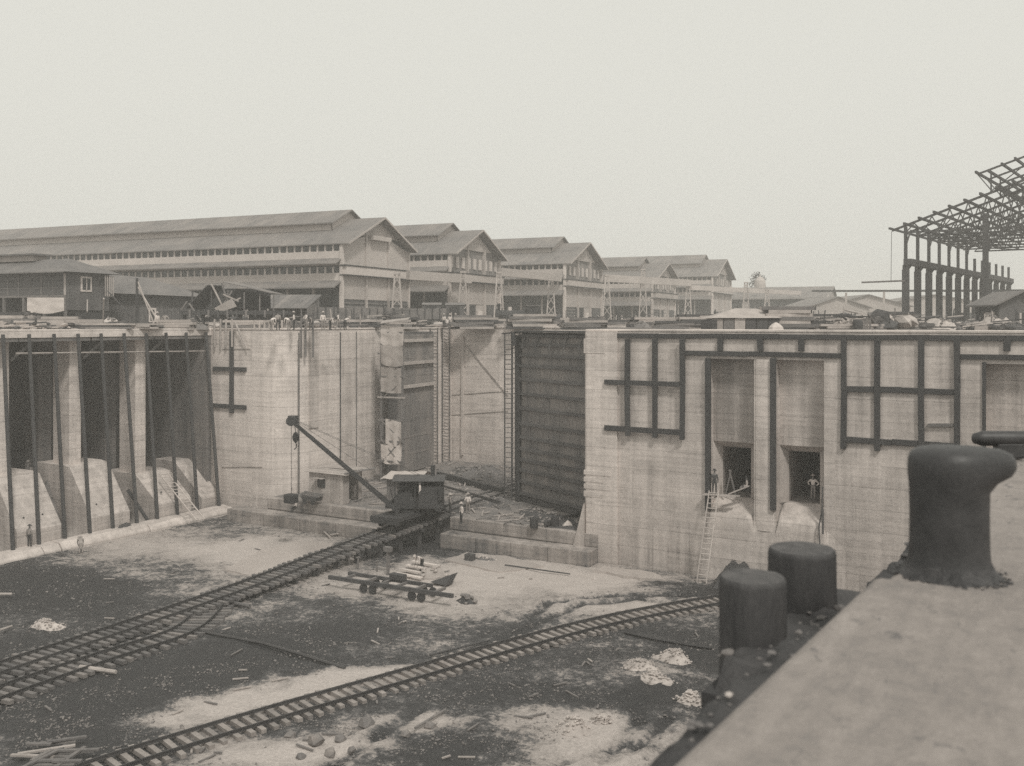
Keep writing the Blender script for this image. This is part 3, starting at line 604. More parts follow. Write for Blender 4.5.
person(pl, 10, 'stand', D_, D_, 'felt', 'man in dark clothes standing on the plank at the left culvert mouth')
person(V(X(744), YW + .75, 6.33), 110, 'sit', W_, K_, 'cap', 'man in white shirt sitting in the left culvert mouth')
person(V(X(806), YW + 2.2, 6.12), 175, 'hips', W_, K_, 'straw', 'man in pale clothes standing in the right culvert mouth')

# ================================================================== FENDERS ON THE RIGHT WALL
def fbeam(t, u0, v0, u1, v1, wpx, y=YW - .2, name='fender_beam', m='timber_black'):
    a = on_y(u0, v0, y); b = on_y(u1, v1, y); wd = wpx * (a.xy.length) / FPX * .93
    z0 = abs(a.x - b.x) < abs(a.z - b.z)
    Lb = abs(a.z - b.z) if z0 else abs(a.x - b.x); n = max(1, round(Lb / 4.6)); cz = sorted([0, 1] + [(k + rnd.uniform(-.2, .2)) / n for k in range(1, n)])
    for f0, f1 in zip(cz, cz[1:]):
        j = rnd.uniform(-.035, .035); w2 = wd * rnd.uniform(.92, 1.06) / 2; j2 = rnd.uniform(-.02, .02)
        if z0: MB().prism([(a.x - w2 + j, y - .035 + j2, b.z + (a.z - b.z) * f0 + .01), (a.x + w2 + j, y - .035 + j2, b.z + (a.z - b.z) * f0 + .01), (a.x + w2 - j, y - .035 - j2, b.z + (a.z - b.z) * f1 - .01), (a.x - w2 - j, y - .035 - j2, b.z + (a.z - b.z) * f1 - .01)], (0, .225, 0)).build(name, m, t, off=t.location, bevel=.02)
        else: MB().prism([(a.x + (b.x - a.x) * f0 + .01, y + j2, a.z - w2 + j), (a.x + (b.x - a.x) * f1 - .01, y + j2, a.z - w2 - j), (a.x + (b.x - a.x) * f1 - .01, y + j2, a.z + w2 - j), (a.x + (b.x - a.x) * f0 + .01, y + j2, a.z + w2 + j)], (0, .19, 0)).build(name, m, t, off=t.location, bevel=.02)
fr = thing('timber_fender', 'long black timber fender rail along the top of the right dock wall', 'fender', (X(800), YW, 0))
fbeam(fr, 614, 335.5, 1075, 335.5, 5); fbeam(fr, 684.5, 353, 841, 353, 5)
fbeam(fr, 960, 356.5, 1075, 356.5, 5)
for u in (720, 760, 801, 1007): fbeam(fr, u, 338.5, u, 351, 6)
fl_ = thing('timber_fender', 'black timber fender grid on the wall left of the culvert mouths', 'fender', (X(645), YW, 0))
for u, v in ((627, 436), (654.5, 438), (682, 440)): fbeam(fl_, u, 338.5, u, v, 5.5, YW - .42)
for v, u0, u1 in ((382, 604, 682), (428, 604, 682)): fbeam(fl_, u0, v, u1, v, 5.5, YW - .42)
fg = thing('timber_fender', 'larger black timber fender grid on the wall right of the culvert mouths', 'fender', (X(900), YW, 0))
for u, v in ((843.5, 449), (877, 451), (921, 449), (957, 449)): fbeam(fg, u, 338.5, u, v, 5.5)
for v, u0, u1 in ((388.5, 843, 958), (439.5, 843, 958)): fbeam(fg, u0, v, u1, v, 5.5)
for i, u in enumerate((708.5, 773.5)):
    b = MB(); a = on_y(u, 358, YW - .05); e = on_y(u, 510, YW - .05)
    b.box(a.x - .2, a.x + .2, YW - .3, YW + .12 if False else YW - .004, e.z, a.z)
    b.solo('rubbing_strip', 'timber_black', ('black vertical timber strip down the left jamb of the %s culvert bay' % ('left', 'right')[i]), 'timber', 'vertical strips on the culvert bays', bevel=.02)
a = on_y(984, 362, YW); MB().box(a.x - .1, a.x + .12, YW - .12, YW - .004, 4, a.z).solo('rubbing_strip', 'timber_black', 'thin dark vertical strip at the half-seen bay on the far right', 'timber')
MB().beam(on_y(928, 425, YW - .1), on_y(953, 425, YW - .1), .2, .2).solo('bearing_block', 'timber_grey', 'short grey bar on the wall inside the right fender grid', 'block')
# cross of black timbers on the left entrance wall
fx = thing('timber_fender', 'black double-armed timber cross on the left entrance wall', 'fender', on_y(231, 400, YL - .2))
fbeam(fx, 231, 331, 231, 413, 4.5, YL - .2)
for v in (368.5, 405.5): fbeam(fx, 212.5, v, 245.5, v, 4.5, YL - .2)

# ---- battered timber poles in front of the pump chamber
PT = [(3, 13), (29, 39), (54, 65), (78, 90), (101, 113), (124, 137), (146, 157.5), (166, 177.5), (186, 197.5), (206, 219)]
for i, (u0, u1) in enumerate(PT):
    top = on_x(u0, 336, -76.1); top.z = WT - .3
    bot = on_x(u1, 520, -74.0); bot.z = .66
    nm = ['first', 'second', 'third', 'fourth', 'fifth', 'sixth', 'seventh', 'eighth', 'ninth', 'tenth'][i]
    MB().tube(bot, top, .17, .15, 8).solo('timber_pole', 'timber_black', '%s slanting dark pole from the left in front of the pump chamber' % nm, 'pole', 'slanting poles before the pump chamber')
MB().tube(on_x(16, 353.5, -76.3), on_x(209, 351, -76.3), .09, .07, 6).solo('scaffold_pole', 'timber_pale', 'long pale pole lashed level under the deck edge of the pump chamber', 'pole')
MB().tube(on_x(128, 490, -76.6), on_x(150, 524, -74.4), .17, .15, 8).solo('leaning_log', 'timber_black', 'short dark log leaning between the sixth and seventh slanting poles', 'log')

def ladder(p0, p1, wid, n, m, label, group=None, side=None, r=.045, rung_m=None):
    p0 = Vector(p0); p1 = Vector(p1); t = thing('ladder', label, 'ladder', p0, 0, group); d = p1 - p0
    s = Vector(side if side else (C30, S30, 0)).normalized() * (wid / 2)
    for k in (-1, 1): MB().beam(k * s, d + k * s, r * 1.6, r * 2.2).build('stile', m, t)
    me = MB().tube(-s, s, r * .8, None, 5).mesh('rung', rung_m or m)
    for i in range(n): inst('rung', me, t, d * ((i + .6 + rnd.uniform(-.08, .08)) / n), (0, rnd.uniform(-.04, .04), rnd.uniform(-.03, .03)))
    return t
ladder(on_z(196, 519, .7) + V(.6, 0, 0), on_x(163, 473, -75.6), .8, 15, 'timber_ladder', 'pale wooden ladder leaning on the last buttress of the pump chamber', side=(.3, 1, 0))
ladder(onfloor(703, 582) + V(0, -.3, 0), V(X(717), YW - .7, 6.6), .7, 18, 'timber_ladder', 'long pale wooden ladder leading up to the left culvert mouth', side=(1, .1, 0))
pk = thing('plank_platform', 'pale planks laid across the left culvert mouth as a platform', 'platform', V(X(728), YW, 6.1))
for i, (ua, ub, dy) in enumerate(((705, 737, -.55), (706, 740, -.3), (728, 748, .1))):
    a = V(X(ua), YW + dy, 6.22 + .05 * i); b = V(X(ub), YW + dy + .25, 6.22 + .05 * i + (.7 if i == 2 else 0)); MB().beam(a, b, .26, .07).build('plank', 'timber_pale', pk, off=pk.location)
for (ua, ub, za, zb) in ((722, 727, 6.1, 8.0), (732, 725, 6.1, 8.0)): MB().beam(V(X(ua), YW + .9, za), V(X(ub), YW + 1.0, zb), .09, .09).build('prop', 'timber_grey', pk, off=pk.location)
hz = MB(); a = V(X(823), YW - .12, 7.5); pts = [a, V(X(822.6), YW - .14, 5.9), V(X(820), YW - .35, 4.6), V(X(821.5), YW - .5, 3.6), V(X(818), YW - .7, 2.7)]
for p, q in zip(pts, pts[1:]): hz.tube(p, q, .05, .05, 5)
hz.tube(pts[1] + V(.05, -.1, 0), pts[2] + V(.3, -.1, -.4), .09, .07, 6)
hz.solo('hanging_rope', 'rope', 'dark rope and hose hanging from the right culvert mouth', 'rope')
lump('mud_mound', 'dark earth heap at the wall foot beside the long ladder', 'mound', [tuple(on_z(u, v, 0).xy) for u, v in ((712, 588), (760, 592), (764, 580), (746, 570), (716, 574))], 0, 1.5, 'mud_dark', stones=60, seed=3)

# ================================================================== RAILWAY TRACKS
def track(name, label, pts, zs, sp=.62, gauge=1.52, slen=2.6, tie='sleeper', stringer=False, rail_h=.16):
    """pts: centre line in plan; ties and rails as parts"""
    P = [Vector((p[0], p[1], z)) for p, z in zip(pts, zs)]
    # Catmull-Rom
    def cr(t):
        n = len(P) - 1; i = min(int(t), n - 1); f = t - i; p0, p1, p2, p3 = P[max(i - 1, 0)], P[i], P[i + 1], P[min(i + 2, n)]
        return .5 * ((2 * p1) + (p2 - p0) * f + (2 * p0 - 5 * p1 + 4 * p2 - p3) * f * f + (3 * p1 - p0 - 3 * p2 + p3) * f ** 3)
    S = [cr(i / 40) for i in range(40 * (len(P) - 1) + 1)]; cum = [0]
    for a, b in zip(S, S[1:]): cum.append(cum[-1] + (b - a).length)
    def at(s):
        i = max(0, min(len(S) - 2, int(np.searchsorted(cum, s)) - 1)); f = (s - cum[i]) / (cum[i + 1] - cum[i]); return S[i].lerp(S[i + 1], f), (S[i + 1] - S[i]).normalized()
    t = thing(name, label, 'railway track', S[len(S) // 2]); o0 = t.location
    tm = [MB().box(-slen / 2, slen / 2, -.13, .13, -.2, 0).mesh('sleeper', tie), MB().box(-slen / 2, slen / 2, -.14, .11, -.2, 0).mesh('sleeper', 'sleeper_pale' if tie == 'sleeper_pale' else 'sleeper')]
    s = .2
    while s < cum[-1]:
        p, d = at(s); sd_ = rnd.uniform(-.1, .1); nn = Vector((d.y, -d.x, 0)).normalized()
        o = inst('sleeper', rnd.choice(tm), t, p - o0 + nn * sd_ + V(0, 0, rnd.uniform(-.03, .02)), (0, 0, math.atan2(d.y, d.x) - math.pi / 2 + rnd.uniform(-.05, .05))); s += sp * rnd.uniform(.9, 1.1)
    for k in (-1, 1):
        b = MB(); prev = None; s = 0
        sec = [(-.07, 0), (.07, 0), (.07, .02), (.02, .03), (.035, rail_h), (-.035, rail_h), (-.02, .03), (-.07, .02)]
        while s <= cum[-1]:
            p, d = at(s); nn = Vector((d.y, -d.x, 0)).normalized(); c = p + nn * (k * gauge / 2)
            b.v += [tuple(c + nn * x + V(0, 0, z)) for x, z in sec]; s += 1.2
        n = len(sec); m_ = len(b.v) // n
        b.f = [(i * n + j, i * n + (j + 1) % n, (i + 1) * n + (j + 1) % n, (i + 1) * n + j) for i in range(m_ - 1) for j in range(n)] + [tuple(range(n)), tuple(range((m_ - 1) * n, m_ * n))]
        b.build('rail', 'rail_steel', t, off=o0)
    if stringer:
        for k in (-1, 1):
            b = MB(); s = 0
            while s + 2 <= cum[-1]:
                p, d = at(s); q, _ = at(s + 2); nn = Vector((d.y, -d.x, 0)).normalized()
                if p.z > .5: b.beam(p + nn * k * .85 - V(0, 0, .36), q + nn * k * .85 - V(0, 0, .36), .3, .3)
                s += 2.05
            if b.v: b.build('stringer', 'timber_dark', t, off=o0)
        s = 1
        while s < cum[-1]:
            p, d = at(s); nn = Vector((d.y, -d.x, 0)).normalized()
            if p.z > .75:
                for k in (-1, 1): MB().beam(p + nn * k * .85 - V(0, 0, p.z + .1), p + nn * k * .85 - V(0, 0, .5), .26, .26).build('trestle_post', 'timber_dark', t, off=o0)
                MB().beam(p - nn * 1.3 - V(0, 0, .6), p + nn * 1.3 - V(0, 0, .6), .22, .22).build('cross_cap', 'timber_dark', t, off=o0)
            s += 2.4
    return t
c1 = [on_z(u, v, z) for u, v, z in ((-60, 690, .3), (20, 662, .3), (120, 629, .35), (250, 584, .65), (330, 553, 1.1))]
ptsA = [(p.x, p.y) for p in c1] + [(-49.4, 61.5), (-48.9, 66.5), (-48.6, 71), (-48.6, 80), (-48.8, 88)]
track('crane_track', 'railway track climbing on a low trestle to the locomotive crane', ptsA, [.3, .3, .35, .65, 1.1, 1.5, 1.95, 2.25, 2.4, 2.4], sp=.56, stringer=True, slen=3.1, tie='sleeper_mid')
c2 = [on_z(u, v, .25) for u, v in ((-60, 715), (30, 682), (110, 655), (185, 630))]
track('siding_track', 'short siding track joining the crane track at lower left', [(p.x, p.y) for p in c2] + [(-49.9, 46.5)], [.22, .22, .22, .24, .25], sp=.6, slen=2.9, tie='sleeper_mid')
c3 = [on_z(u, v, .3) for u, v in ((40, 790), (110, 762), (260, 716), (400, 676), (520, 642), (620, 617), (720, 599))]
track('dock_track', 'railway track with pale sleepers crossing the muddy floor in the foreground', [(p.x, p.y) for p in c3] + [(-16.5, 70 - 1.2)], [.2] * 8, sp=.62, tie='sleeper_pale')
ppz = MB(); pp = [on_z(u, v, .12) for u, v in ((172, 626), (215, 634), (262, 643), (300, 654), (345, 668))]
for p, q in zip(pp, pp[1:]): ppz.tube(p, q, .09, .09, 6)
ppz.solo('ground_pipe', 'rail_steel', 'thin dark pipe lying between the two tracks', 'pipe')
pp = [on_z(u, v, .12) for u, v in ((624, 632), (650, 638), (690, 645), (712, 648))]; ppz = MB()
for p, q in zip(pp, pp[1:]): ppz.tube(p, q, .08, .08, 6)
ppz.solo('ground_pipe', 'rail_steel', 'thin dark pipe in the mud right of the foreground track', 'pipe')

# ================================================================== LOCOMOTIVE CRANE
CP = V(-48.75, 67.0, 2.02)
cr_ = thing('locomotive_crane', 'dark steam locomotive crane with long boom raised to the left', 'crane', CP, 0)
def cpart(b, name, m='steel_dark', **k): return b.build(name, m, cr_, **k)
# car along +Y
cpart(MB().box(-1.3, 1.3, -3.4, 3.4, .75, 1.05).box(-1.4, 1.4, -3.55, -3.35, .55, 1.1).box(-1.4, 1.4, 3.35, 3.55, .55, 1.1), 'car_frame')
for y in (-3.7, 3.7): cpart(MB().box(-.18, .18, y - .2, y + .2, .6, .9), 'coupler')
wm = MB().lathe([(.1, -.1), (.46, -.1), (.46, -.07), (.4, -.06), (.4, .06), (.12, .06), (.1, .1)], 16).mesh('wheel', 'steel_dark')
for y in (-2.75, -1.55, 1.55, 2.75):
    for k in (-1, 1):
        inst('wheel', wm, cr_, (k * .76, y, .56), (0, R_(90 if k < 0 else -90), 0))
    cpart(MB().tube((-.8, y, .56), (.8, y, .56), .07), 'axle')
for y in (-2.15, 2.15):
    for k in (-1, 1): cpart(MB().box(k * 1.02 - .06, k * 1.02 + .06, y - 1.15, y + 1.15, .45, .72), 'bogie_frame')
cpart(MB().lathe([(1.1, 1.05), (1.1, 1.3), (.9, 1.35), (.9, 1.45)], 20), 'turntable', 'iron_black')
# slewing body, boom pointing to the viewer's left
bd = Vector((-C30, -S30, 0)); bs = Vector((-S30 * -1, -C30, 0))
ang = math.atan2(bd.y, bd.x)
hb = bpy.data.objects.new('slewing_body', MB().box(-2.9, 1.9, -1.25, 1.25, 1.45, 1.7).mesh('slewing_body', 'steel_dark')); COL.objects.link(hb); hb.parent = cr_; hb.rotation_euler = (0, 0, ang)
def hpart(b, name, m='steel_dark', **k): return b.build(name, m, hb, **k)
hpart(MB().lathe([(.55, 1.7), (.62, 1.75), (.62, 3.3), (.5, 3.5), (.16, 3.55), (.16, 4.25)], 16, (-2.0, 0, 0)), 'boiler', 'iron_black', smooth=False)
hpart(MB().box(-2.88, -2.8, -1.22, 1.22, 1.7, 3.3), 'rear_panel'); hpart(MB().box(-2.8, 1.0, -1.24, -1.18, 1.7, 3.7), 'side_panel'); hpart(MB().box(-2.8, -.9, 1.18, 1.24, 1.7, 3.3), 'side_panel'); hpart(MB().box(-.88, 1.1, 1.18, 1.24, 1.7, 2.4), 'side_panel'); hpart(MB().tube((-2.75, 1.3, 2.2), (-2.75, 1.3, 3.0), .25, None, 10), 'water_tank'); hpart(MB().beam((1.2, .9, 1.8), (1.5, .9, 3.0), .07, .07), 'control_lever'); hpart(MB().beam((1.0, .6, 1.8), (1.2, .6, 2.9), .07, .07), 'control_lever'); hpart(MB().tube((-2.0, 0, 4.2), (-2.0, 0, 4.9), .17, .2, 10), 'chimney')
hpart(MB().box(-2.8, -2.3, -1.2, 1.2, 1.2, 1.45), 'counterweight')
hpart(MB().tube((.2, -.6, 2.1), (.2, .6, 2.1), .38, None, 14), 'winch_drum'); hpart(MB().tube((1.0, -.6, 2.0), (1.0, .6, 2.0), .3, None, 14), 'winch_drum')
for k in (-1, 1): hpart(MB().prism([(-.5, k * .75 - .05, 1.7), (1.6, k * .75 - .05, 1.7), (.9, k * .75 - .05, 2.6), (-.2, k * .75 - .05, 2.8)], (0, .1, 0)), 'engine_frame')
hpart(MB().tube((.2, .95, 2.2), (.2, 1.05, 2.2), .6, None, 18), 'gear_wheel')
cn_ = MB(); rows = []
for i in range(8):
    y = -1.6 + 3.2 * i / 7; rows.append((y, 4.05 - .13 * (y / 1.2) ** 2))
cn_.prism([(-3.1, y, z) for y, z in rows] + [(-3.1, y, z - .06) for y, z in rows[::-1]], (4.4, 0, 0)); hpart(cn_, 'canopy', 'timber_dark')
for x in (-2.75, -.6, 1.1):
    for y in (-1.2, 1.2): hpart(MB().beam((x, y, 1.7), (x, y, 3.95), .09, .09), 'canopy_post')
# boom
tip = at_d(291.5, 421, 81.5) - CP; foot = at_d(399, 512, 80.5) - CP
tl = Matrix.Rotation(-ang, 3, 'Z')
tip = tl @ tip; foot = tl @ foot
bm_ = MB(); dv = (tip - foot).normalized(); sd_ = Vector((0, 1, 0))
for k in (-1, 1): bm_.beam(foot + sd_ * k * .42, tip + sd_ * k * .12, .12, .24)
n = 9
for i in range(n):
    a = foot.lerp(tip, i / n) + sd_ * (.42 - .26 * i / n); b = foot.lerp(tip, (i + 1) / n) - sd_ * (.42 - .26 * (i + 1) / n); bm_.beam(a, b, .08, .1)
boom = hpart(bm_, 'boom')
def bpart(b, name, m='steel_dark'): return b.build(name, m, hb)
bpart(MB().tube(tip + sd_ * -.25, tip + sd_ * .25, .42, None, 14), 'boom_sheave')
bpart(MB().box(tip.x - .3, tip.x + .45, -.3, .3, tip.z - .35, tip.z + .35), 'boom_head')
hk = tip + V(.1, 0, 0)
bpart(MB().lathe([(.03, 0), (.26, .3), (.3, .55), (.2, .85), (.03, 1.0)], 8, (hk.x - .25, 0, hk.z - 2.0), 1, .6).tube((hk.x - .25, 0, hk.z - 1.0), (hk.x - .1, 0, hk.z), .03, None, 5), 'hook_block', 'iron_black')
bpart(MB().tube((hk.x - .3, 0, hk.z - 2.0), (hk.x - .3, 0, hk.z - 2.35), .05, None, 6).tube((hk.x - .3, 0, hk.z - 2.35), (hk.x - .12, 0, hk.z - 2.5), .05, None, 6), 'hook', 'iron_black')
wr = MB()
for k in (-.1, .1): wr.tube(tip + sd_ * k * 2 + V(0, 0, .2), V(-1.2, k * 4, 3.9), .014, None, 4)
wr.tube(tip + V(.15, 0, .3), V(.2, 0, 2.5), .014, None, 4); bpart(wr, 'stay_cable')
lz_ = hk.z - 7.1 - .3
bpart(MB().tube((hk.x + .1, .1, hk.z), (hk.x + .1, .1, lz_ + 1.0), .022, None, 4).tube((hk.x + .1, .1, lz_ + 1.0), (hk.x - .05, .1, lz_ + .75), .05, None, 6), 'hoist_cable')
lb = at_d(291, 503, 81.5)
MB().box(lb.x - .5, lb.x + .5, lb.y - .4, lb.y + .4, lb.z, lb.z + .75).solo('skip_bucket', 'steel_dark', 'small dark box slung below the crane hook over the sill step', 'bucket', bevel=.08)
MB().tube((lb.x, lb.y, lb.z + .76), (lb.x + .08, lb.y, lb.z + 1.3), .03, None, 5).solo('sling_chain', 'rope', 'short dark sling above the box under the crane hook', 'chain')
pm = cr_.location + Vector((.75 + .2, 1.0, 1.72)); person(at_d(420, 503, 80.3), 120, 'stand', W_, D_, 'cap', 'crane driver in white shirt standing under the crane canopy')

# ================================================================== THINGS IN THE DOCK AND PASSAGE
def hut(name, label, c, wx, wy, h, rotz, wall_m, roof_m, rise=.35, plank_roof=False, door=True):
    t = thing(name, label, 'hut', c, rotz)
    n = max(3, int(wx / .35)); wp = wx / n
    for i in range(n):
        if door and plank_roof and i == 1: z0 = h * .8
        MB().box(-wx / 2 + i * wp + .01, -wx / 2 + (i + 1) * wp - .01, -wy / 2 - .03 - rnd.uniform(0, .03), -wy / 2 + .02, 0, h + rnd.uniform(-.05, .0)).build('wall_board', wall_m, t)
    MB().box(-wx / 2 + .02, wx / 2 - .5, wy / 2 - .05, wy / 2, 0, h).build('rear_wall', wall_m, t); MB().box(-wx / 2, -wx / 2 + .05, -wy / 2 + .03, wy / 2 - .06, 0, h).build('side_wall', wall_m, t)
    MB().box(wx / 2 - .05, wx / 2, -wy / 2 + .03, -wy / 2 + wy * .3, 0, h).build('side_wall', wall_m, t); MB().box(wx / 2 - .05, wx / 2, wy * .3, wy / 2 - .06, 0, h).build('side_wall', wall_m, t)
    for i in range(7):
        y = -wy / 2 - .35 + (wy + .7) * i / 7
        MB().beam((-wx / 2 - .3 + rnd.uniform(-.25, .1), y + .25, h + .06 + rise * i / 7), (wx / 2 + .35 + rnd.uniform(-.1, .5), y + .25, h + .06 + rise * i / 7 + rnd.uniform(-.04, .1)), (wy + .7) / 7 + .04, .05).build('roof_board', roof_m, t)
    return t
hc = on_z(329, 502, SILL); h1 = hut('board_hut', 'small pale board hut with flat plank roof beside the passage wall', V(hc.x, hc.y + 1, SILL), 4.1, 2.8, 2.75, 0, 'timber_pale', 'timber_pale', .25)
MB().box(-.95, -.05, -1.53, -1.47, 1.4, 2.3).build('window_opening', 'glass_dark', h1); MB().beam((-1.1, -1.85, 2.3), (.1, -1.85, 2.3), .5, .04).build('window_awning', 'timber_pale', h1)
MB().beam((2.2, -1.4, 2.9), (4.2, .6, 3.3), .5, .06).build('roof_board', 'timber_grey', h1)
cs = on_z(392, 506, SILL); ct = thing('canvas_shelter', 'board shelter under a pale canvas sheet behind the crane', 'shelter', V(cs.x - .5, cs.y + 3.2, SILL))
MB().box(-1.6, -1.5, -1.2, 1.2, 0, 2.0).build('side_wall', 'timber_grey', ct)
for i in range(9): MB().box(-1.6 + i * .36, -1.6 + i * .36 + .34, -1.24, -1.2, 0, 2.05).build('wall_board', 'timber_grey', ct)
cv = MB(); NN = 9; vv = []
for i in range(NN):
    for j in range(NN):
        x = -2 + 4.2 * i / 8; y = -1.7 + 3.4 * j / 8; vv.append((x, y, 2.15 + .75 * (1 - abs(y) / 1.7) * (.6 + .4 * i / 8) + .1 * fbm(x * 1.3, y * 1.3, 8, 3)))
cv.add(vv, [(i * NN + j, (i + 1) * NN + j, (i + 1) * NN + j + 1, i * NN + j + 1) for i in range(NN - 1) for j in range(NN - 1)]); cv.build('canvas_roof', 'canvas', ct, smooth=True)
# handcart by the hut
hp = on_z(312, 504, SILL); hcz = thing('hand_barrow', 'low dark barrow loaded with timbers beside the board hut', 'barrow', hp)
MB().prism([(-.8, -.4, .35), (.8, -.4, .35), (1.0, -.5, .75), (-1.0, -.5, .75)], (0, .9, 0)).build('tray', 'timber_dark', hcz)
for x in (-.5, .5): MB().tube((x, -.5, .25), (x, -.42, .25), .25, None, 12).build('wheel', 'steel_dark', hcz)
for i in range(3): MB().beam((-1.2, -.2 + i * .25, .85 + .08 * i), (1.1, -.25 + i * .3, .8 + .05 * i), .14, .12).build('timber', 'timber_grey', hcz)
# scaffold hung with canvas
def sheet(parent, name, m, A, B, H, sag, seed, nx=10, nz=8, off=V(0, 0, 0)):
    A = Vector(A); B = Vector(B); vv = []; dn = (B - A).cross(V(0, 0, 1)).normalized()
    for j in range(nz + 1):
        for i in range(nx + 1):
            p = A.lerp(B, i / nx) - V(0, 0, H * j / nz + sag * math.sin(math.pi * i / nx) * (j / nz)); p += dn * (.12 * fbm(i * .5 + seed, j * .5, seed, 3) + .1 * math.sin(i * 1.3 + seed) * j / nz); vv.append(p)
    b = MB(); n = nx + 1; b.add(vv, [(j * n + i, j * n + i + 1, (j + 1) * n + i + 1, (j + 1) * n + i) for j in range(nz) for i in range(nx)])
    return b.build(name, m, parent, off=parent.location, smooth=True)
sp0 = at_d(381, 400, 102.3); sp1 = at_d(401.5, 400, 101.2)
sc_ = thing('canvas_scaffold', 'tall narrow scaffold draped with pale canvas sheets in front of the open gate leaf', 'scaffold', V((sp0.x + sp1.x) / 2, sp0.y, SILL))
back = V(-S30, C30, 0) * 1.3
for p in (sp0, sp1):
    for k in (0, 1):
        q = p + back * k; MB().tube((q.x, q.y, SILL), (q.x, q.y, 18.9), .1, .08, 6).build('upright', 'timber_grey', sc_, off=sc_.location)
for z in (4.5, 6.6, 8.8, 11.2, 13.4, 15.8, 18.0):
    e = (sp1 - sp0).normalized() * .4
    MB().beam(V(sp0.x, sp0.y, z) - e - back.normalized() * .12, V(sp1.x, sp1.y, z) + e - back.normalized() * .12, .12, .16).build('ledger', 'timber_grey' if z != 11.2 else 'timber_pale', sc_, off=sc_.location)
    for p in (sp0, sp1): MB().beam(V(p.x, p.y, z), V(p.x, p.y, z) + back, .1, .12).build('transom', 'timber_grey', sc_, off=sc_.location)
for z0, z1 in ((4.2, 6.8), (6.8, 4.2), (11, 12.8), (8.8, 6.8)): MB().beam(V(sp0.x, sp0.y, z0) - back * .12, V(sp1.x, sp1.y, z1) - back * .12, .09, .09).build('brace', 'timber_grey', sc_, off=sc_.location)
fo = -back.normalized() * .2; e = (sp1 - sp0).normalized()
def zz(v): return EYE - (v - HOR) * 101.5 / FPX
sheet(sc_, 'canvas_sheet', 'canvas', V(sp0.x, sp0.y, zz(325)) + fo, V(sp1.x, sp1.y, zz(327)) + fo + e * .3, 1.9, .5, 1)
sheet(sc_, 'canvas_sheet', 'canvas_dirty', V(sp0.x, sp0.y, zz(345)) + fo * 1.6, V(sp1.x, sp1.y, zz(347)) + fo * 1.6 + e * .2, 1.9, .3, 5)
sheet(sc_, 'canvas_sheet', 'canvas_dirty', V(sp0.x, sp0.y, zz(367)) + fo, V(sp1.x, sp1.y, zz(368)) + fo, 2.6, .1, 9)
sheet(sc_, 'canvas_sheet', 'canvas', V(sp0.x, sp0.y, zz(419)) + e * .6 + fo, V(sp1.x, sp1.y, zz(422)) + fo, 2.6, .1, 13)
sheet(sc_, 'canvas_sheet', 'canvas', V(sp0.x, sp0.y, zz(445)) + fo * .8, V(sp1.x, sp1.y, zz(445)) + fo * .8, 1.9, .15, 17)
MB().prism([V(sp0.x, sp0.y, 18.9) + fo * 3, V(sp1.x, sp1.y, 19.3) + fo * 3 + e * .9, V(sp1.x, sp1.y, 19.5) + back + e * .9, V(sp0.x, sp0.y, 19.2) + back], (0, 0, .07)).build('roof_sheet', 'canvas_dirty', sc_, off=sc_.location)
# tall ladders on the passage wall next to the open leaf
for u0, lab, wid in ((434, 'tall thin ladder on the passage wall, nearer the open gate leaf', 1.15), (446, 'tall thin ladder at the inner corner of the passage walls', 1.2)):
    p = on_x(u0, 400, xc + .25); ladder(V(p.x, p.y, SILL), V(p.x, p.y, 18.4), wid, 40, 'timber_dark', lab, side=(.25, 1, 0), r=.05, rung_m='timber_grey')
# scaffold ladders at the free end of the dark leaf
for u0, dd, lab, top in ((508.5, 92.5, 'dark tall ladder scaffold at the left edge of the dark gate leaf', 333), (515.5, 91.5, 'second tall ladder scaffold overlapping the edge of the dark gate leaf', 331)):
    p = at_d(u0, 400, dd); ladder(V(p.x, p.y, SILL), V(p.x, p.y, EYE - (top - HOR) * dd / FPX), .72, 34, 'timber_dark', lab, r=.05, rung_m='timber_grey')
hp0 = at_d(513, 345, 91); MB().tube(V(hp0.x - 1.2, hp0.y, 18.0), V(hp0.x + 1.5, hp0.y + .3, 18.2), .07, None, 6).tube(V(hp0.x, hp0.y, 18.1), V(hp0.x + .2, hp0.y, 16.9), .2, .25, 8).solo('hoist_block', 'steel_dark', 'small dark hoist hung from a bar at the top of the dark gate leaf', 'hoist')
# debris in the passage
lump('rubble_heap', 'low rubble heap at the foot of the pale passage end wall', 'heap', [tuple(on_z(u, v, SILL).xy) for u, v in ((452, 478), (480, 482), (508, 486), (505, 471), (480, 468), (455, 468))], SILL, .9, 'earth', stones=150, seed=6, sr=(.08, .25))
lump('rubble_heap', 'strip of mud and rubble below the dark gate leaf', 'heap', [tuple(on_z(u, v, SILL).xy) for u, v in ((515, 512), (540, 528), (582, 532), (586, 522), (550, 512), (530, 506))], SILL, .45, 'mud_dark', stones=120, seed=8, sr=(.06, .2))
lump('rubble_heap', 'thin spread of broken stone on the sill behind the three men', 'heap', [tuple(on_z(u, v, SILL).xy) for u, v in ((450, 498), (490, 508), (515, 512), (512, 500), (480, 490), (455, 488))], SILL, .22, 'earth', stones=120, seed=9, sr=(.05, .16))
for i, (a, b, r, lab) in enumerate((((438, 474), (503, 491), .26, 'long dark timber baulk lying across the passage behind the crane'), ((440, 485), (500, 502), .1, 'thin rail lying on the passage floor below the dark baulk'), ((545, 524), (584, 512), .16, 'dark beam slanting under the right end of the dark gate leaf'))):
    MB().beam(on_z(*a, SILL + .35), on_z(*b, SILL + .35 if i < 2 else SILL + .2), r * 1.5, r * 2).solo('timber_baulk', 'timber_black' if i != 1 else 'rail_steel', lab, 'timber')
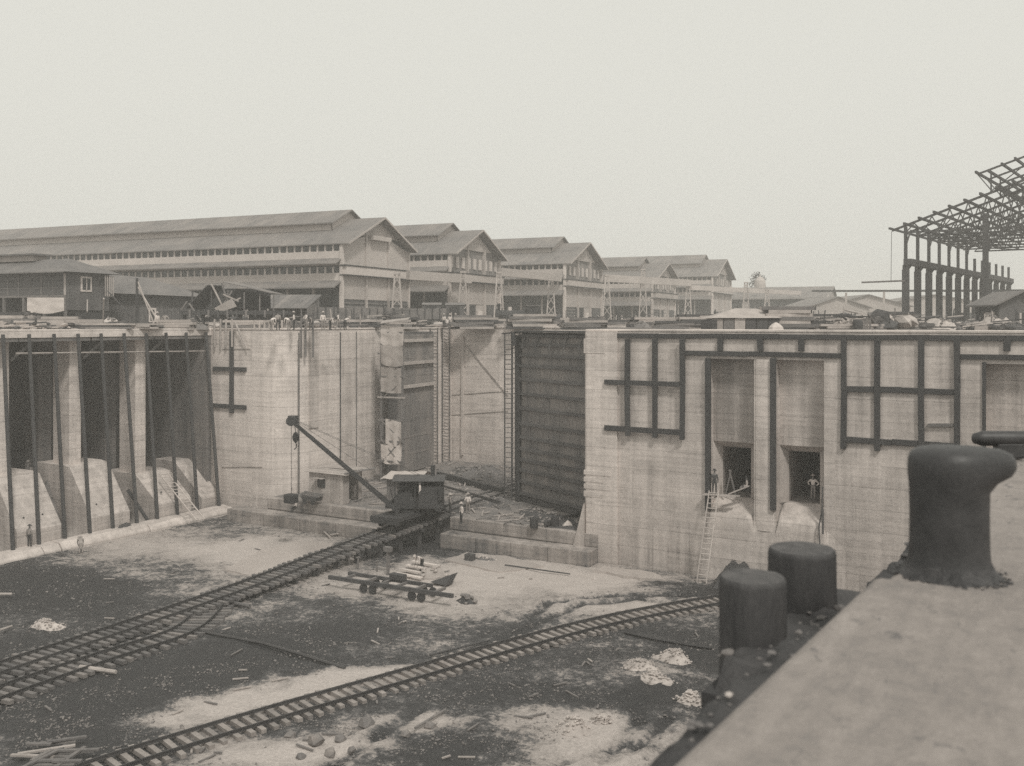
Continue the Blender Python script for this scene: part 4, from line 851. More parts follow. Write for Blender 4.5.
for i in range(5):
    u = 462 + i * 10; a = on_z(u, 470 + i * 2.2, SILL + .3); MB().beam(a, a + V(rnd.uniform(1.5, 3), rnd.uniform(-.8, .8), rnd.uniform(-.1, .3)), .3, .1).solo('loose_board', 'timber_grey', 'grey board lying on the rubble, %s from the left along the passage end wall' % ['first', 'second', 'third', 'fourth', 'fifth'][i], 'board', 'loose boards along the end wall')
for (u, v, lab) in ((534, 528, 'dark drum standing on the sill step below the dark gate leaf'), (555, 527, 'second dark drum lower on the sill near the right wall')):
    p = on_z(u, v, SILL); MB().lathe([(.3, 0), (.34, .05), (.36, .4), (.34, .8), (.3, .85)], 12, p).solo('drum', 'steel_dark', lab, 'drum')
p = on_z(557, 526, SILL); lump('canvas_bundle', 'small pale bundle beside the drum on the sill', 'bundle', ring((p.x + .9, p.y), .5, .4), SILL, .5, 'canvas')

# rail truck frame, planks, stakes on the floor
a = on_z(329, 577, .75); b = on_z(453, 596, .75)
tf = thing('rail_truck', 'long flat timber truck frame on small wheels beside the crane trestle', 'rail truck', V((a.x + b.x) / 2, (a.y + b.y) / 2, 0))
dv = (b - a).normalized(); nv = V(-dv.y, dv.x, 0)
MB().beam(a, b, .22, .26).build('side_beam', 'timber_dark', tf, off=tf.location); MB().beam(a + nv * 1.5 + dv * .6, b + nv * 1.5 - dv * 2.6, .2, .24).build('side_beam', 'timber_dark', tf, off=tf.location)
for k in (.12, .3, .42, .55, .7, .85): p = a.lerp(b, k); MB().beam(p - V(0, 0, .02), p + nv * 1.5 - V(0, 0, .02), .18, .18).build('cross_bar', 'timber_grey', tf, off=tf.location)
for k in (.33, .72):
    p = a.lerp(b, k)
    for q in (.0, 1.5):
        for dx in (-.38, .38): c = p + nv * q + dv * dx; MB().tube(c + nv * -.06 - V(0, 0, .42), c + nv * .06 - V(0, 0, .42), .32, None, 14).build('wheel', 'steel_dark', tf, off=tf.location)
p = on_z(398, 578, 1.0); MB().box(p.x - .6, p.x + .6, p.y - .25, p.y + .25, .88, 1.3).solo('tool_chest', 'timber_dark', 'dark tool chest resting on the flat truck frame', 'chest', bevel=.03)
for i in range(4):
    a = on_z(396 + i * 5.5, 573 - i * 4.0, .22 + .02 * i); b = on_z(408 + i * 5.5 + 4, 576 - i * 4.0, .22 + .02 * i)
    MB().beam(a, b + (b - a) * .6, .34, .09).solo('white_plank', 'white_paint', '%s of four white planks side by side near the bending man' % ['nearest', 'second nearest', 'third nearest', 'farthest'][i], 'plank', 'white planks by the trestle')
for i, (u, v, h_, lab) in enumerate(((388, 575, 1.8, 'short thick post with a block on top beside the white planks'), (348, 566, 1.2, 'short post with a cap at the left end of the truck frame'), (358, 569, .9, 'thin stake beside the left end of the truck frame'), (377, 572, .8, 'thin stake between the truck frame and the trestle'))):
    p = onfloor(u, v); MB().beam(p, p + V(0, 0, h_), .18 if i < 2 else .1, .18 if i < 2 else .1).box(p.x - (.3 if i < 2 else .06), p.x + (.3 if i < 2 else .06), p.y - .2, p.y + .2, p.z + h_, p.z + h_ + (.35 if i < 2 else .05)).solo('mooring_stake', 'timber_grey', lab, 'post')
p = onfloor(434, 577); lump('sack_pile', 'pile of pale sacks and stone next to the bending man', 'pile', ring((p.x, p.y), 1.3, .9), 0, .8, 'canvas_dirty', stones=40, stone_m='stone_pale', seed=4, sr=(.1, .25))
p = onfloor(440, 585); MB().prism([(p.x - .9, p.y, .1), (p.x + .7, p.y - .3, .1), (p.x + .7, p.y + .5, .75)], (.05, .7, 0)).solo('tip_bucket', 'timber_dark', 'dark tipped wooden scoop beside the sack pile', 'scoop')
p = onfloor(470, 562); MB().box(p.x - .35, p.x + .35, p.y - .3, p.y + .3, 0, .65).solo('wooden_box', 'timber_dark', 'small dark box on the pale mud below the right sill steps', 'box', bevel=.03)
p = onfloor(484, 561); lump('rubbish_heap', 'scatter of stones and rags right of the small dark box', 'heap', ring((p.x, p.y), 1.3, .7), 0, .35, 'earth', stones=30, stone_m='stone_pale', seed=11, sr=(.06, .16))
p = onfloor(466, 602); lump('rubbish_heap', 'small dark heap of stones right of the truck frame', 'heap', ring((p.x, p.y), .8, .5), 0, .35, 'mud_dark', stones=24, stone_m='stone_mid', seed=12, sr=(.08, .2))
# puddles
def puddle(label, pts, m='puddle_silt'):
    w_ = [on_z(u, v, .13) for u, v in pts]; n = len(w_); out = []
    for i in range(n):
        a, b = w_[i], w_[(i + 1) % n]
        for k in range(5): q = a.lerp(b, k / 5); out.append((q.x + .35 * fbm(q.x * .9, q.y * .9, 6, 3), q.y + .35 * fbm(q.x * .9, q.y * .9, 16, 3), .16))
    o = MB().prism([(x, y, -.1) for x, y, z in out], (0, 0, .26)).build('puddle_water', m); tag(o, label, 'puddle'); return o
puddle('large pale silty pool left of the crane trestle', ((224, 570), (252, 576), (285, 566), (330, 550), (333, 543), (300, 541), (262, 550)))
puddle('narrow pale pool of silt along the foot of the right wall', ((595, 571), (640, 578), (668, 580), (650, 572), (600, 566)))
puddle('pale wet patch around the small dark box', ((446, 560), (500, 572), (545, 566), (505, 556), (465, 553)))
# heaps of pale gravel
for u, v, ru, rh, h_, lab in ((675, 661, 1.3, .8, .5, 'pale gravel heap nearest the stub piles'), (640, 668, 1.1, .7, .5, 'pale gravel heap second from the stub piles'), (655, 680, 1.2, .6, .35, 'flat pale gravel heap just below the other two heaps'), (573, 730, 1.0, .8, .5, 'pale gravel heap in the bright mud at bottom centre'), (692, 702, .9, .7, .5, 'pale gravel heap half hidden behind the quay ledge'), (46, 626, 1.6, .8, .45, 'pale stone heap in dark mud at far left'), (603, 722, .5, .4, .25, 'tiny pale gravel heap right of the bottom-centre heap')):
    p = onfloor(u, v); lump('gravel_heap', lab, 'gravel heap', ring((p.x, p.y), ru, rh, 8), p.z - .05, h_, 'stone_pale', stones=150, stone_m='stone_pale', seed=u, sr=(.03, .09), group='gravel heaps on the dock floor')
# dark chunk stones at bottom left of track
for i, (u, v, r) in enumerate(((290, 738, .25), (300, 758, .24), (315, 746, .4), (330, 756, .3), (340, 742, .3), (352, 752, .22), (366, 727, .42), (405, 735, .25), (430, 727, .3))):
    p = onfloor(u, v); MB().rock((p.x, p.y, p.z + r * .3), r, .8).solo('boulder', 'stone_mid', '%s dark angular rock from the left on pale mud below the foreground track' % ('first', 'second', 'third', 'fourth', 'fifth', 'sixth', 'seventh', 'eighth', 'ninth')[i], 'rock', 'dark rocks below the foreground track')
# planks and offcuts at bottom left
lp = thing('lumber_pile', 'untidy pile of pale boards in the bottom left corner', 'lumber', on_z(55, 742, 0))
for i in range(16):
    p = on_z(rnd.uniform(18, 80), rnd.uniform(735, 766), .2 + .06 * (i % 4)); an = R_(rnd.choice((35, 50, 30, 100)) + rnd.uniform(-10, 10)); d = V(math.cos(an), math.sin(an), rnd.uniform(-.03, .06)) * rnd.uniform(.5, 1.2)
    MB().beam(p - d, p + d, .18, .08).build('plank', rnd.choice(('timber_pale', 'timber_grey', 'timber_grey')), lp, off=lp.location)
for u, v, u2, v2, r, lab, m_ in ((80, 667, 116, 672, .13, 'pale log lying in dark mud between the tracks', 'timber_pale'), (0, 594, 12, 594, .1, 'short pale stick at the far left edge', 'timber_pale'), (0, 630, 12, 626, .08, 'pale board at the left edge above the crane track', 'timber_pale'), (240, 594, 275, 581, .1, 'pale plank leaning along the crane track ties', 'timber_pale'), (222, 601, 250, 606, .14, 'dark squared sleeper lying beside the crane track', 'sleeper'), (330, 535, 356, 531, .09, 'pale plank in front of the left sill steps', 'timber_pale'), (322, 530, 330, 537, .09, 'short pale plank crossing another before the left steps', 'timber_pale'), (505, 565, 570, 574, .06, 'thin rod lying on wet mud below the right steps', 'timber_dark'), (430, 655, 490, 640, .07, 'thin stick half buried in mud above the foreground track', 'timber_dark'), (445, 710, 415, 728, .07, 'thin pole lying in the stony mud at bottom centre', 'timber_grey')):
    MB().tube(on_z(u, v, .2), on_z(u2, v2, .2), r, r * .85, 7).solo('loose_timber', m_, lab, 'timber')
# stone scatter over the floor (uncountable)
sm, sp_ = MB(), MB()
cnt = 0
while cnt < 10000:
    u = rnd.uniform(-20, 800); v = 530 + 236 * rnd.random() ** .8
    p = on_z(u, v, 0)
    if not (-72.5 < p.x < -2 and p.y < 67): continue
    k = fbm(p.x * .35, p.y * .35, 50, 4) + .5 * fbm(p.x * 1.4, p.y * 1.4, 60, 2); t = floor_tone(p.x, p.y)
    if k < .05 or t > .62 + .3 * rnd.random(): continue
    if p.x > -2.2 + .0577 * (p.y - 3.6) - 3: continue
    r = rnd.choice((.03, .04, .05, .06, .09, .05, .04)) * rnd.uniform(.55, 1.2) * (.5 + .35 * p.xy.length / 60)
    (sp_ if rnd.random() < .2 else sm).rock((p.x, p.y, floor_z(p.x, p.y) + r * .25), r); cnt += 1
o = sm.build('scattered_stones', 'stone_mid'); tag(o, 'loose dark stones strewn over the muddy dock floor', 'stones', kind='stuff')
o = sp_.build('scattered_stones', 'stone_light'); tag(o, 'loose pale stones strewn over the muddy dock floor', 'stones', kind='stuff')
# litter of broken stone and wood on the sill and floor (uncountable)
lt1, lt2, lt3 = MB(), MB(), MB()
for _ in range(1500):
    x = rnd.uniform(-65.3, -33.2); y = rnd.uniform(70.2, 97)
    if -50.6 < x < -46.6 or fbm(x * .3, y * .3, 81, 3) < -.08: continue
    if y > 73.4 + (-31.6 - x) * .466 - 1 and x > -46.8: continue
    z = SILL + .02; k = rnd.random()
    if k < .6: (lt1 if rnd.random() < .6 else lt2).rock((x, y, z), rnd.uniform(.05, .22))
    else:
        an = rnd.uniform(0, 3.14); l = rnd.uniform(.2, .9); dv = V(math.cos(an), math.sin(an), 0) * l; (lt3 if rnd.random() < .5 else lt2).beam(V(x, y, z + .06) - dv, V(x, y, z + rnd.uniform(.06, .2)) + dv, .12, .08)
for _ in range(170):
    u = rnd.uniform(0, 700); v = rnd.uniform(540, 766); p = on_z(u, v, 0)
    if not (-72 < p.x < -6 and p.y < 66) or fbm(p.x * .2, p.y * .2, 91, 3) < .05: continue
    an = rnd.uniform(0, 3.14); l = rnd.uniform(.12, .5); dv = V(math.cos(an), math.sin(an), 0) * l; p.z = floor_z(p.x, p.y) + .05; (lt3 if rnd.random() < .4 else lt2).beam(p - dv, p + dv + V(0, 0, .05), .09, .06)
tag(lt1.build('sill_litter', 'stone_mid'), 'broken stone littering the lock passage floor', 'debris', kind='stuff'); tag(lt2.build('wood_litter', 'timber_grey'), 'grey splinters and offcuts littering floor and sill', 'debris', kind='stuff'); tag(lt3.build('wood_litter', 'timber_pale'), 'pale splinters and offcuts littering floor and sill', 'debris', kind='stuff')
# rubble inside the pump chamber bays
for i, (yc, h_) in enumerate(((46.3, 3.2), (53.6, 5.6), (60.6, 4.4), (66.4, 3.0))):
    lump('earth_bank', '%s earth bank between the pump chamber buttresses from the left' % ['first', 'second', 'third', 'fourth'][i], 'earth bank', ring((-80.5, yc), 4.2, 2.0, 8, .1), .2, h_, 'earth', stones=80, seed=20 + i, sr=(.08, .28), group='earth banks in the chamber bays')
p = on_x(126, 530, -73.6); lump('rag_heap', 'small dark heap of rags on the kerb by the sixth pole', 'heap', ring((-73.7, p.y), .3, 1.2), .6, .5, 'cloth_dark', seed=31)

# ================================================================== FOREGROUND BOLLARD AND STUB PILES
def bollard(name, label, c, rotz):
    t = thing(name, label, 'bollard', c, rotz); n, vv = 40, []
    lev = [(.3, 0, -.02), (.29, 0, .015), (.265, 0, .05), (.25, 0, .1), (.243, 0, .18), (.24, 0, .4), (.242, .01, .54), (.246, .06, .6), (.25, .15, .645), (.252, .175, .69), (.25, .175, .74), (.238, .16, .785), (.2, .13, .815), (.13, .08, .83), (.05, .05, .835), (.005, .04, .836)]
    def shell(vv): m_ = len(vv) // n; return [(j * n + i, j * n + (i + 1) % n, (j + 1) * n + (i + 1) % n, (j + 1) * n + i) for j in range(m_ - 1) for i in range(n)] + [tuple(range((m_ - 1) * n, m_ * n))]
    for r, dx, z in lev:
        for i in range(n):
            th = 2 * math.pi * i / n; k = max(0, math.cos(th)) ** 1.5; vv.append((r * math.cos(th) + dx * k, r * math.sin(th) * (1 - .22 * k * (dx > 0)), z))
    MB().add(vv, shell(vv)).build('post_and_head', 'iron_black', t, smooth=True)
    vv = [(r * math.cos(2 * math.pi * i / n) * (1 + .03 * fbm(i * .9, z * 20, 2, 2)), r * math.sin(2 * math.pi * i / n) * (1 + .03 * fbm(i * .9, z * 20, 2, 2)), z) for r, z in ((.34, -.01), (.312, .006), (.296, .02), (.272, .048), (.264, .066), (.257, .085)) for i in range(n)]
    MB().add(vv, [(j * n + i, j * n + (i + 1) % n, (j + 1) * n + (i + 1) % n, (j + 1) * n + i) for j in range(5) for i in range(n)]).build('dirt_collar', 'iron_worn', t, smooth=True)
    ft = MB()
    for i in range(140):
        th = rnd.uniform(0, 6.28); r = .29 + .1 * rnd.random() ** 2; ft.rock((r * math.cos(th), r * math.sin(th), .005), rnd.choice((.006, .01, .012, .022)), .5)
    o = ft.build('foot_grit', 'iron_worn', t); o['kind'] = 'stuff'
    return t
bc = on_z(949, 574, QZ - .035); bollard('mooring_bollard', 'large black iron mooring bollard with overhanging head on the pale quay', V(bc.x, bc.y, QZ - .035), R_(28))
fc = yard(1003, 11.6, QZ - .02); fcl = thing('mooring_cleat', 'low dark iron cleat at the right edge behind the bollard', 'cleat', fc, R_(30))
MB().box(-.1, .24, -.07, .07, 0, .2).build('foot', 'iron_black', fcl, bevel=.03)
MB().lathe([(.01, -.42), (.06, -.4), (.09, -.3), (.09, .5), (.06, .62), (.01, .64)], 14).build('horn', 'iron_black', fcl, smooth=True).matrix_local = Matrix.Translation((.05, 0, .24)) @ Matrix.Rotation(R_(90), 4, 'Y')
def stub(label, u, vb, wpx, hpx, seed):
    p = on_z(u, vb, lz); d = -S30 * p.x + C30 * p.y; r = wpx / 2 * d / FPX; h_ = hpx * d / FPX
    n, vv = 28, []; lev = [(1.02, -.3), (1.0, .0), (1.0, h_ * .5), (1.0, h_ * .9), (.985, h_ * .96), (.93, h_ * .995), (.6, h_ * 1.0), (.2, h_ * 1.0), (.01, h_ * .995)]
    for k, z in lev:
        for i in range(n):
            th = 2 * math.pi * i / n; j = 1 + .03 * max(-1, min(1, fbm(math.cos(th) * 1.6 + seed, math.sin(th) * 1.6, z * 1.5, 2))); vv.append((p.x + r * k * j * math.cos(th), p.y + r * k * j * math.sin(th), lz + z + .006 * fbm(math.cos(th) * 2 * k, math.sin(th) * 2 * k, seed, 2)))
    t = thing('stub_pile', label, 'pile', (p.x, p.y, lz), 0, 'stub piles on the quay ledge')
    MB().add(vv[:6 * n], [(j * n + i, j * n + (i + 1) % n, (j + 1) * n + (i + 1) % n, (j + 1) * n + i) for j in range(5) for i in range(n)]).build('shaft', 'pile_tarred', t, off=t.location, smooth=True)
    MB().add(vv[5 * n:], [(j * n + i, j * n + (i + 1) % n, (j + 1) * n + (i + 1) % n, (j + 1) * n + i) for j in range(3) for i in range(n)] + [tuple(range(3 * n, 4 * n))]).build('worn_top', 'pile_worn', t, off=t.location, smooth=True)
stub('nearer and lower of the two tarred round stub piles below the quay', 752.5, 638, 66, 62, 1)
stub('farther of the two tarred round stub piles, closer to the big bollard', 802, 602, 66, 54, 5)

# ================================================================== THE WORKSHOP SHEDS BEHIND
YZ = 18.3
SANG = math.atan2(1.094, -.105)                  # local X = along the gable fronts, local Y = along the ridges
S0 = yard(342, 150)
def shed(label, u_peak, d_peak, peak, eave, L_, Wd, style, mon=True, name='workshop_shed', wins=True, nb=3):
    """gable front on local y = 0, ridge running back along +y, near long side at x = -Wd/2"""
    c = yard(u_peak, d_peak); t = thing(name, label, 'shed', c, SANG); h = Wd / 2; sl_ = (peak - eave) / h
    ov = .45
    def P(b, nme, m, par=None, **k): return b.build(nme, m, par or t, **k)
    # roof planes with thickness and overhang
    rf = MB()
    for s in (-1, 1):
        e = h + ov; ze = eave - sl_ * ov
        rf.prism([(0, -1.6, peak + .02 * s), (s * e, -1.6, ze), (s * e, -1.6, ze - .18), (0, -1.6, peak - .2)], (0, L_ + 2.2, 0))
    R1 = P(rf, 'roof', 'roof_sheet')
    if mon:
        mw, my = Wd * .23, 5.6; zm = peak - sl_ * mw; mh = 1.25; pk = peak + mh + .2
        P(MB().box(-mw, -mw + .15, my, L_ - 4, zm - .2, zm + mh).box(mw - .15, mw, my, L_ - 4, zm - .2, zm + mh).prism([(-mw, my, zm - .2), (mw, my, zm - .2), (mw, my, zm + mh), (0, my, pk), (-mw, my, zm + mh)], (0, .2, 0)), 'monitor_wall', 'shed_wall', R1)
        mr = MB()
        for s in (-1, 1): mr.prism([(0, my - .8, pk + .15), (s * (mw + .9), my - .8, zm + mh - .1), (s * (mw + .9), my - .8, zm + mh - .28), (0, my - .8, pk - .03)], (0, L_ - 8, 0))
        P(mr, 'monitor_roof', 'roof_sheet', R1)
        for i in range(int((L_ - 10) / 6)): P(MB().box(-mw - .06, -mw, my + 2 + i * 6, my + 2.15 + i * 6, zm, zm + mh - .1), 'monitor_post', 'shed_trim', R1)
    # side wall bands at near long side: posts, windows, skirt roofs
    x = -h
    zb = [eave - .25, eave - 1.35, eave - 2.5, eave - 3.6, eave - 4.75, eave - 5.95, eave - 7.2]
    P(MB().box(x, x + .2, 0, L_, zb[2], zb[1]).box(x, x + .2, 0, L_, zb[5], zb[4]), 'side_wall', 'shed_wall')
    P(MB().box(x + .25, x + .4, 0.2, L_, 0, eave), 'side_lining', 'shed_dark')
    P(MB().prism([(x, 0, zb[2] + .05), (x - 1.5, 0, zb[3] + .3), (x - 1.5, 0, zb[3] + .15), (x, 0, zb[2] - .15)], (0, L_, 0)), 'skirt_roof', 'roof_sheet')
    P(MB().prism([(x, 0, zb[5] + .05), (x - 2.0, 0, zb[6] + .25), (x - 2.0, 0, zb[6] + .05), (x, 0, zb[5] - .15)], (0, L_, 0)), 'skirt_roof', 'roof_sheet')
    P(MB().box(x, x + .2, 0, L_, zb[3], zb[3] + .35), 'lintel_band', 'shed_wall')
    if wins:
        wme = MB().box(-.05, .05, -.53, .53, 0, .98).mesh('window', 'glass_dark'); pme = MB().box(-.07, .07, -.17, .17, 0, 1).mesh('window_post', 'shed_trim')
        n = min(140, int(L_ / 1.46))
        for zr in (zb[1], zb[4]):
            for i in range(n):
                inst('window', wme, t, (x + .16, .95 + i * 1.46, zr + .04))
                inst('window_post', pme, t, (x + .12, .22 + i * 1.46, zr))
    # ground floor posts along the side
    for i in range(int(min(L_, 80) / 5)): P(MB().box(x, x + .3, i * 5 + .2, i * 5 + .55, 0, zb[6] + .3), 'side_post', 'shed_wall_mid')
    # gable front
    zt = eave - sl_ * .1
    if style == 'panel':
        for i in range(nb):
            a = -h + Wd * i / nb; b = -h + Wd * (i + 1) / nb
            def top(xx): return peak - sl_ * abs(xx) - .35
            mids = [a + .1, b - .1] if not (a < 0 < b) else [a + .1, 0, b - .1]
            P(MB().prism([(a + .1, .0, eave - 3.4)] + [(q, .0, min(top(q), eave + 1.4)) for q in mids] + [(b - .1, .0, eave - 3.4)], (0, .15, 0)), 'gable_panel', 'shed_wall')
            P(MB().box(a + .15, b - .15, .02, .16, 4.4, eave - 5.0), 'gable_panel', 'shed_wall_mid' if i != 1 else 'shed_wall')
            P(MB().box(a + .15, b - .15, .0, .2, .4, 4.3), 'louvre_panel', 'louvre')
            for k in range(6): P(MB().box(a + .2, b - .2, -.08, -.003, .7 + k * .6, .95 + k * .6), 'louvre_slat', 'timber_grey')
        P(MB().prism([(-h + 3.2, .0, eave + 1.45), (h - 3.2, .0, eave + 1.45), (0, .0, peak - .4)], (0, .12, 0)), 'gable_peak', 'shed_wall_mid')
        P(MB().box(-2.6, 2.9, -1.0, -.1, eave + .9, eave + 1.6), 'gable_hood', 'shed_wall_mid')
    else:
        P(MB().prism([(-h, .3, eave - 3.6), (h, .3, eave - 3.6), (h, .3, eave - .3), (0, .3, peak - .4), (-h, .3, eave - .3)], (0, .1, 0)), 'gable_wall', 'shed_front')
        P(MB().prism([(-h * .62, -.1, eave + .9), (h * .62, -.1, eave + .9), (0, -.1, peak - .5)], (0, .15, 0)), 'gable_peak', 'shed_wall_mid')
        for i in range(9): P(MB().box(-h + Wd * i / 9 + .4, -h + Wd * i / 9 + 1.5, .1, .29, eave - 2.6, eave - .6), 'gable_window', 'shed_wall')
        P(MB().box(-h, h, .1, .3, 4.2, eave - 5.2), 'gable_panel', 'shed_wall_mid')
        for (a, b, m_) in ((-h + .5, -h * .45, 'louvre'), (-h * .4, 0, 'shed_dark'), (.3, h * .45, 'shed_wall_mid'), (h * .5, h - .4, 'louvre')): P(MB().box(a, b, .12, .3, .3, 4.1), 'lower_panel', m_)
        for k in range(5): P(MB().box(-h + .5, -h * .45, .02, .117, .7 + k * .7, .95 + k * .7), 'louvre_slat', 'timber_grey')
        P(MB().box(h * .1, h * .26, -.05, .115, .2, 3.0), 'white_door', 'white_paint')
    P(MB().box(-h, h, -.9, .25, eave - 5.0, eave - 3.7), 'front_girder', 'shed_wall_mid' if style != 'panel' else 'shed_wall')
    P(MB().box(-h - .3, h + .3, -1.0, .2, eave - 3.7, eave - 3.5).box(-h - .3, h + .3, -1.0, .2, eave - 5.15, eave - 5.0), 'girder_flange', 'shed_dark')
    for i in range(nb + 1):
        a = -h + Wd * i / nb; P(MB().box(a - .22, a + .22, -.25, .3, 0, eave - .2 + (sl_ * (h - abs(a)) * .8 if 0 < i < nb else 0)), 'front_column', 'shed_trim' if i in (0, nb) else 'shed_wall_mid')
    # white eave board on the gable
    for s in (-1, 1): P(MB().beam((0, -1.62, peak - .1), (s * (h + ov), -1.62, eave - sl_ * ov - .1), .08, .3), 'barge_board', 'shed_wall_mid')
    return t
shed('long pale workshop shed nearest on the left with rows of windows', 377, 158.6, 17.9, 13.2, 120, 20, 'panel')
shed('second workshop shed in the row, gable with dark open front', 476, 184, 18.3, 13.4, 90, 21, 'open')
shed('third workshop shed in the row, middle of the five gables', 584, 221, 19.0, 13.8, 90, 24, 'open')
shed('fourth workshop shed with the lowest gable in the row', 664, 258, 16.6, 12.2, 80, 22, 'open', mon=True)
shed('fifth and farthest workshop shed at the right end of the row', 722, 300, 20.4, 14.8, 110, 26, 'open')
# lattice towers of the crane runway before the sheds
def tower(label, u, d, hgt, m='shed_wall_mid', group='lattice towers in front of the sheds', bw=2.0):
    c = yard(u, d); t = thing('lattice_tower', label, 'tower', c, R_(30), group)
    for s in (-1, 1):
        MB().beam((s * bw / 2, 0, 0), (s * .35, 0, hgt), .26, .26).build('leg', m, t)
    k = 5
    for i in range(k):
        z0, z1 = hgt * i / k, hgt * (i + 1) / k; w0 = bw / 2 - (bw / 2 - .35) * i / k; w1 = bw / 2 - (bw / 2 - .35) * (i + 1) / k
        MB().beam((-w0, 0, z0), (w1, 0, z1), .13, .13).build('lacing', m, t); MB().beam((w0, 0, z0), (-w1, 0, z1), .13, .13).build('lacing', m, t)
    MB().box(-.5, .5, -.3, .3, hgt, hgt + .25).build('cap', m, t); return t
for u, d, h_, lab in ((397, 158, 8.6, 'white lattice tower at the right corner of the nearest shed'), (463, 172, 9.6, 'pale lattice tower left of the second shed gable'), (499, 178, 9.8, 'pale lattice tower right of the second shed gable'), (551, 205, 11, 'pale lattice tower left of the third shed gable'), (607, 212, 11, 'pale lattice tower right of the third shed gable'), (643, 225, 13, 'pale lattice tower in front of the fourth shed'), (688, 240, 10.5, 'pale lattice tower between the fourth and fifth sheds'), (746, 250, 11, 'thin lattice tower right of the fifth shed'), (767, 262, 9.5, 'last thin lattice tower before the far long roof')):
    tower(lab, u, d, h_)
def runway(label, u0, d0, u1, d1, z, hh=1.3, m='shed_wall_mid'):
    a, b = yard(u0, d0, YZ + z), yard(u1, d1, YZ + z); MB().beam(a, b, .8, hh).solo('runway_girder', m, label, 'girder')
runway('pale crane runway girder between the first and second sheds', 408, 160, 470, 175, 8.6, 1.5); runway('pale runway girder between the second and third sheds', 500, 180, 560, 205, 10.2, 1.5); runway('pale runway girder between the third and fourth sheds', 605, 214, 690, 240, 10.6, 1.6); runway('thin runway girder running right from the fifth shed', 690, 241, 800, 285, 9.5, 1.2)
# far long roofed building on the right, cupola, tree
def lowshed(label, u, d, Wd, L_, eave, peak, rot, name='low_shed', m='roof_sheet', wm_='shed_wall_mid'):
    c = yard(u, d); t = thing(name, label, 'shed', c, rot); h = Wd / 2
    MB().prism([(-h, 0, 0), (h, 0, 0), (h, 0, eave), (0, 0, peak - .2), (-h, 0, eave)], (0, .3, 0)).build('gable_wall', wm_, t)
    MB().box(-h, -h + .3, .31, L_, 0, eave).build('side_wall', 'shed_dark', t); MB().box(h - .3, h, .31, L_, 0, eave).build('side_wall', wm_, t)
    r = MB()
    for s in (-1, 1): r.prism([(0, -.8, peak), (s * (h + .9), -.8, eave - .3), (s * (h + .9), -.8, eave - .5), (0, -.8, peak - .2)], (0, L_ + 1.6, 0))
    r.build('roof', m, t)
    for i in range(max(2, int(L_ / 8))): MB().box(-h - .08, -h, 1 + i * 8, 3.4 + i * 8, 1, eave - 1.2).build('window', 'glass_dark' if i % 3 else 'shed_wall', t)
    for i in range(3): MB().box(-h + 2 + i * (Wd - 4) / 3, -h + 2 + (i + .6) * (Wd - 4) / 3, -.06, -.002, .4, eave * .6).build('door', 'shed_dark' if i != 1 else 'shed_wall', t)
    return t
fb = lowshed('long low roofed building beyond the fifth shed under a round cupola', 832, 330, 34, 120, 9, 13.2, SANG + R_(2))
MB().lathe([(2.0, 0), (2.0, 2.6), (1.8, 4), (1.1, 5.0), (.3, 5.4), (.2, 6.2)], 14, (0, 24, 11.5)).build('cupola', 'shed_wall_mid', fb)
lowshed('low gabled shed in the haze right of the long roof', 868, 300, 26, 30, 6.2, 9.6, R_(28)); lowshed('second low gabled shed in the haze just left of the steel frame', 838, 280, 18, 30, 5.4, 8.4, R_(30)); lowshed('faint low shed seen through the steel columns', 935, 330, 40, 30, 7, 10.5, R_(26))
a, b = yard(812, 270, YZ + 9.6), yard(1030, 230, YZ + 8.4); MB().beam(a, b, .5, .55).solo('runway_girder', 'shed_dark', 'long thin elevated rail crossing behind the steel frame columns', 'girder')
for i, u in enumerate((846, 884)): p = yard(u, 262 - i * 8); MB().beam(p, p + V(0, 0, 8.9), .5, .5).solo('trestle_leg', 'shed_wall_mid', '%s leg under the long elevated rail' % ('left', 'right')[i], 'post')
# palm-like tree behind the long building
tc = yard(756, 345); tr = thing('tree', 'small dark tree showing over the long low roof', 'tree', tc)
MB().tube((0, 0, 0), (.4, .2, 15), .35, .18, 8).build('trunk', 'timber_dark', tr)
lf = MB()
for i in range(420):
    th = rnd.uniform(0, 6.28); ph = rnd.uniform(-.4, 1.4); r = rnd.uniform(.5, 3.2); c = V(.4 + r * math.cos(th) * math.cos(ph), .2 + r * math.sin(th) * math.cos(ph), 15 + r * 1.3 * math.sin(ph)); d = V(rnd.uniform(-1, 1), rnd.uniform(-1, 1), rnd.uniform(-.6, .6)).normalized() * .55; e = d.cross(V(rnd.uniform(-1, 1), rnd.uniform(-1, 1), 1)).normalized() * .22
    lf.poly(c - d, c + e, c + d, c - e)
lf.build('crown', 'foliage', tr)

# ================================================================== STEEL FRAME ON THE RIGHT
FA = yard(905.7, 147); fdir = (F3 := (Vector((-S30, C30, 0)) + Vector((C30, S30, 0)) * .747)).normalized(); fn = Vector((fdir.y, -fdir.x, 0))
fm = thing('steel_frame', 'skeleton of an unfinished steel shed with roof trusses on the far right', 'steel frame', FA, math.atan2(fdir.y, fdir.x) - math.pi / 2)
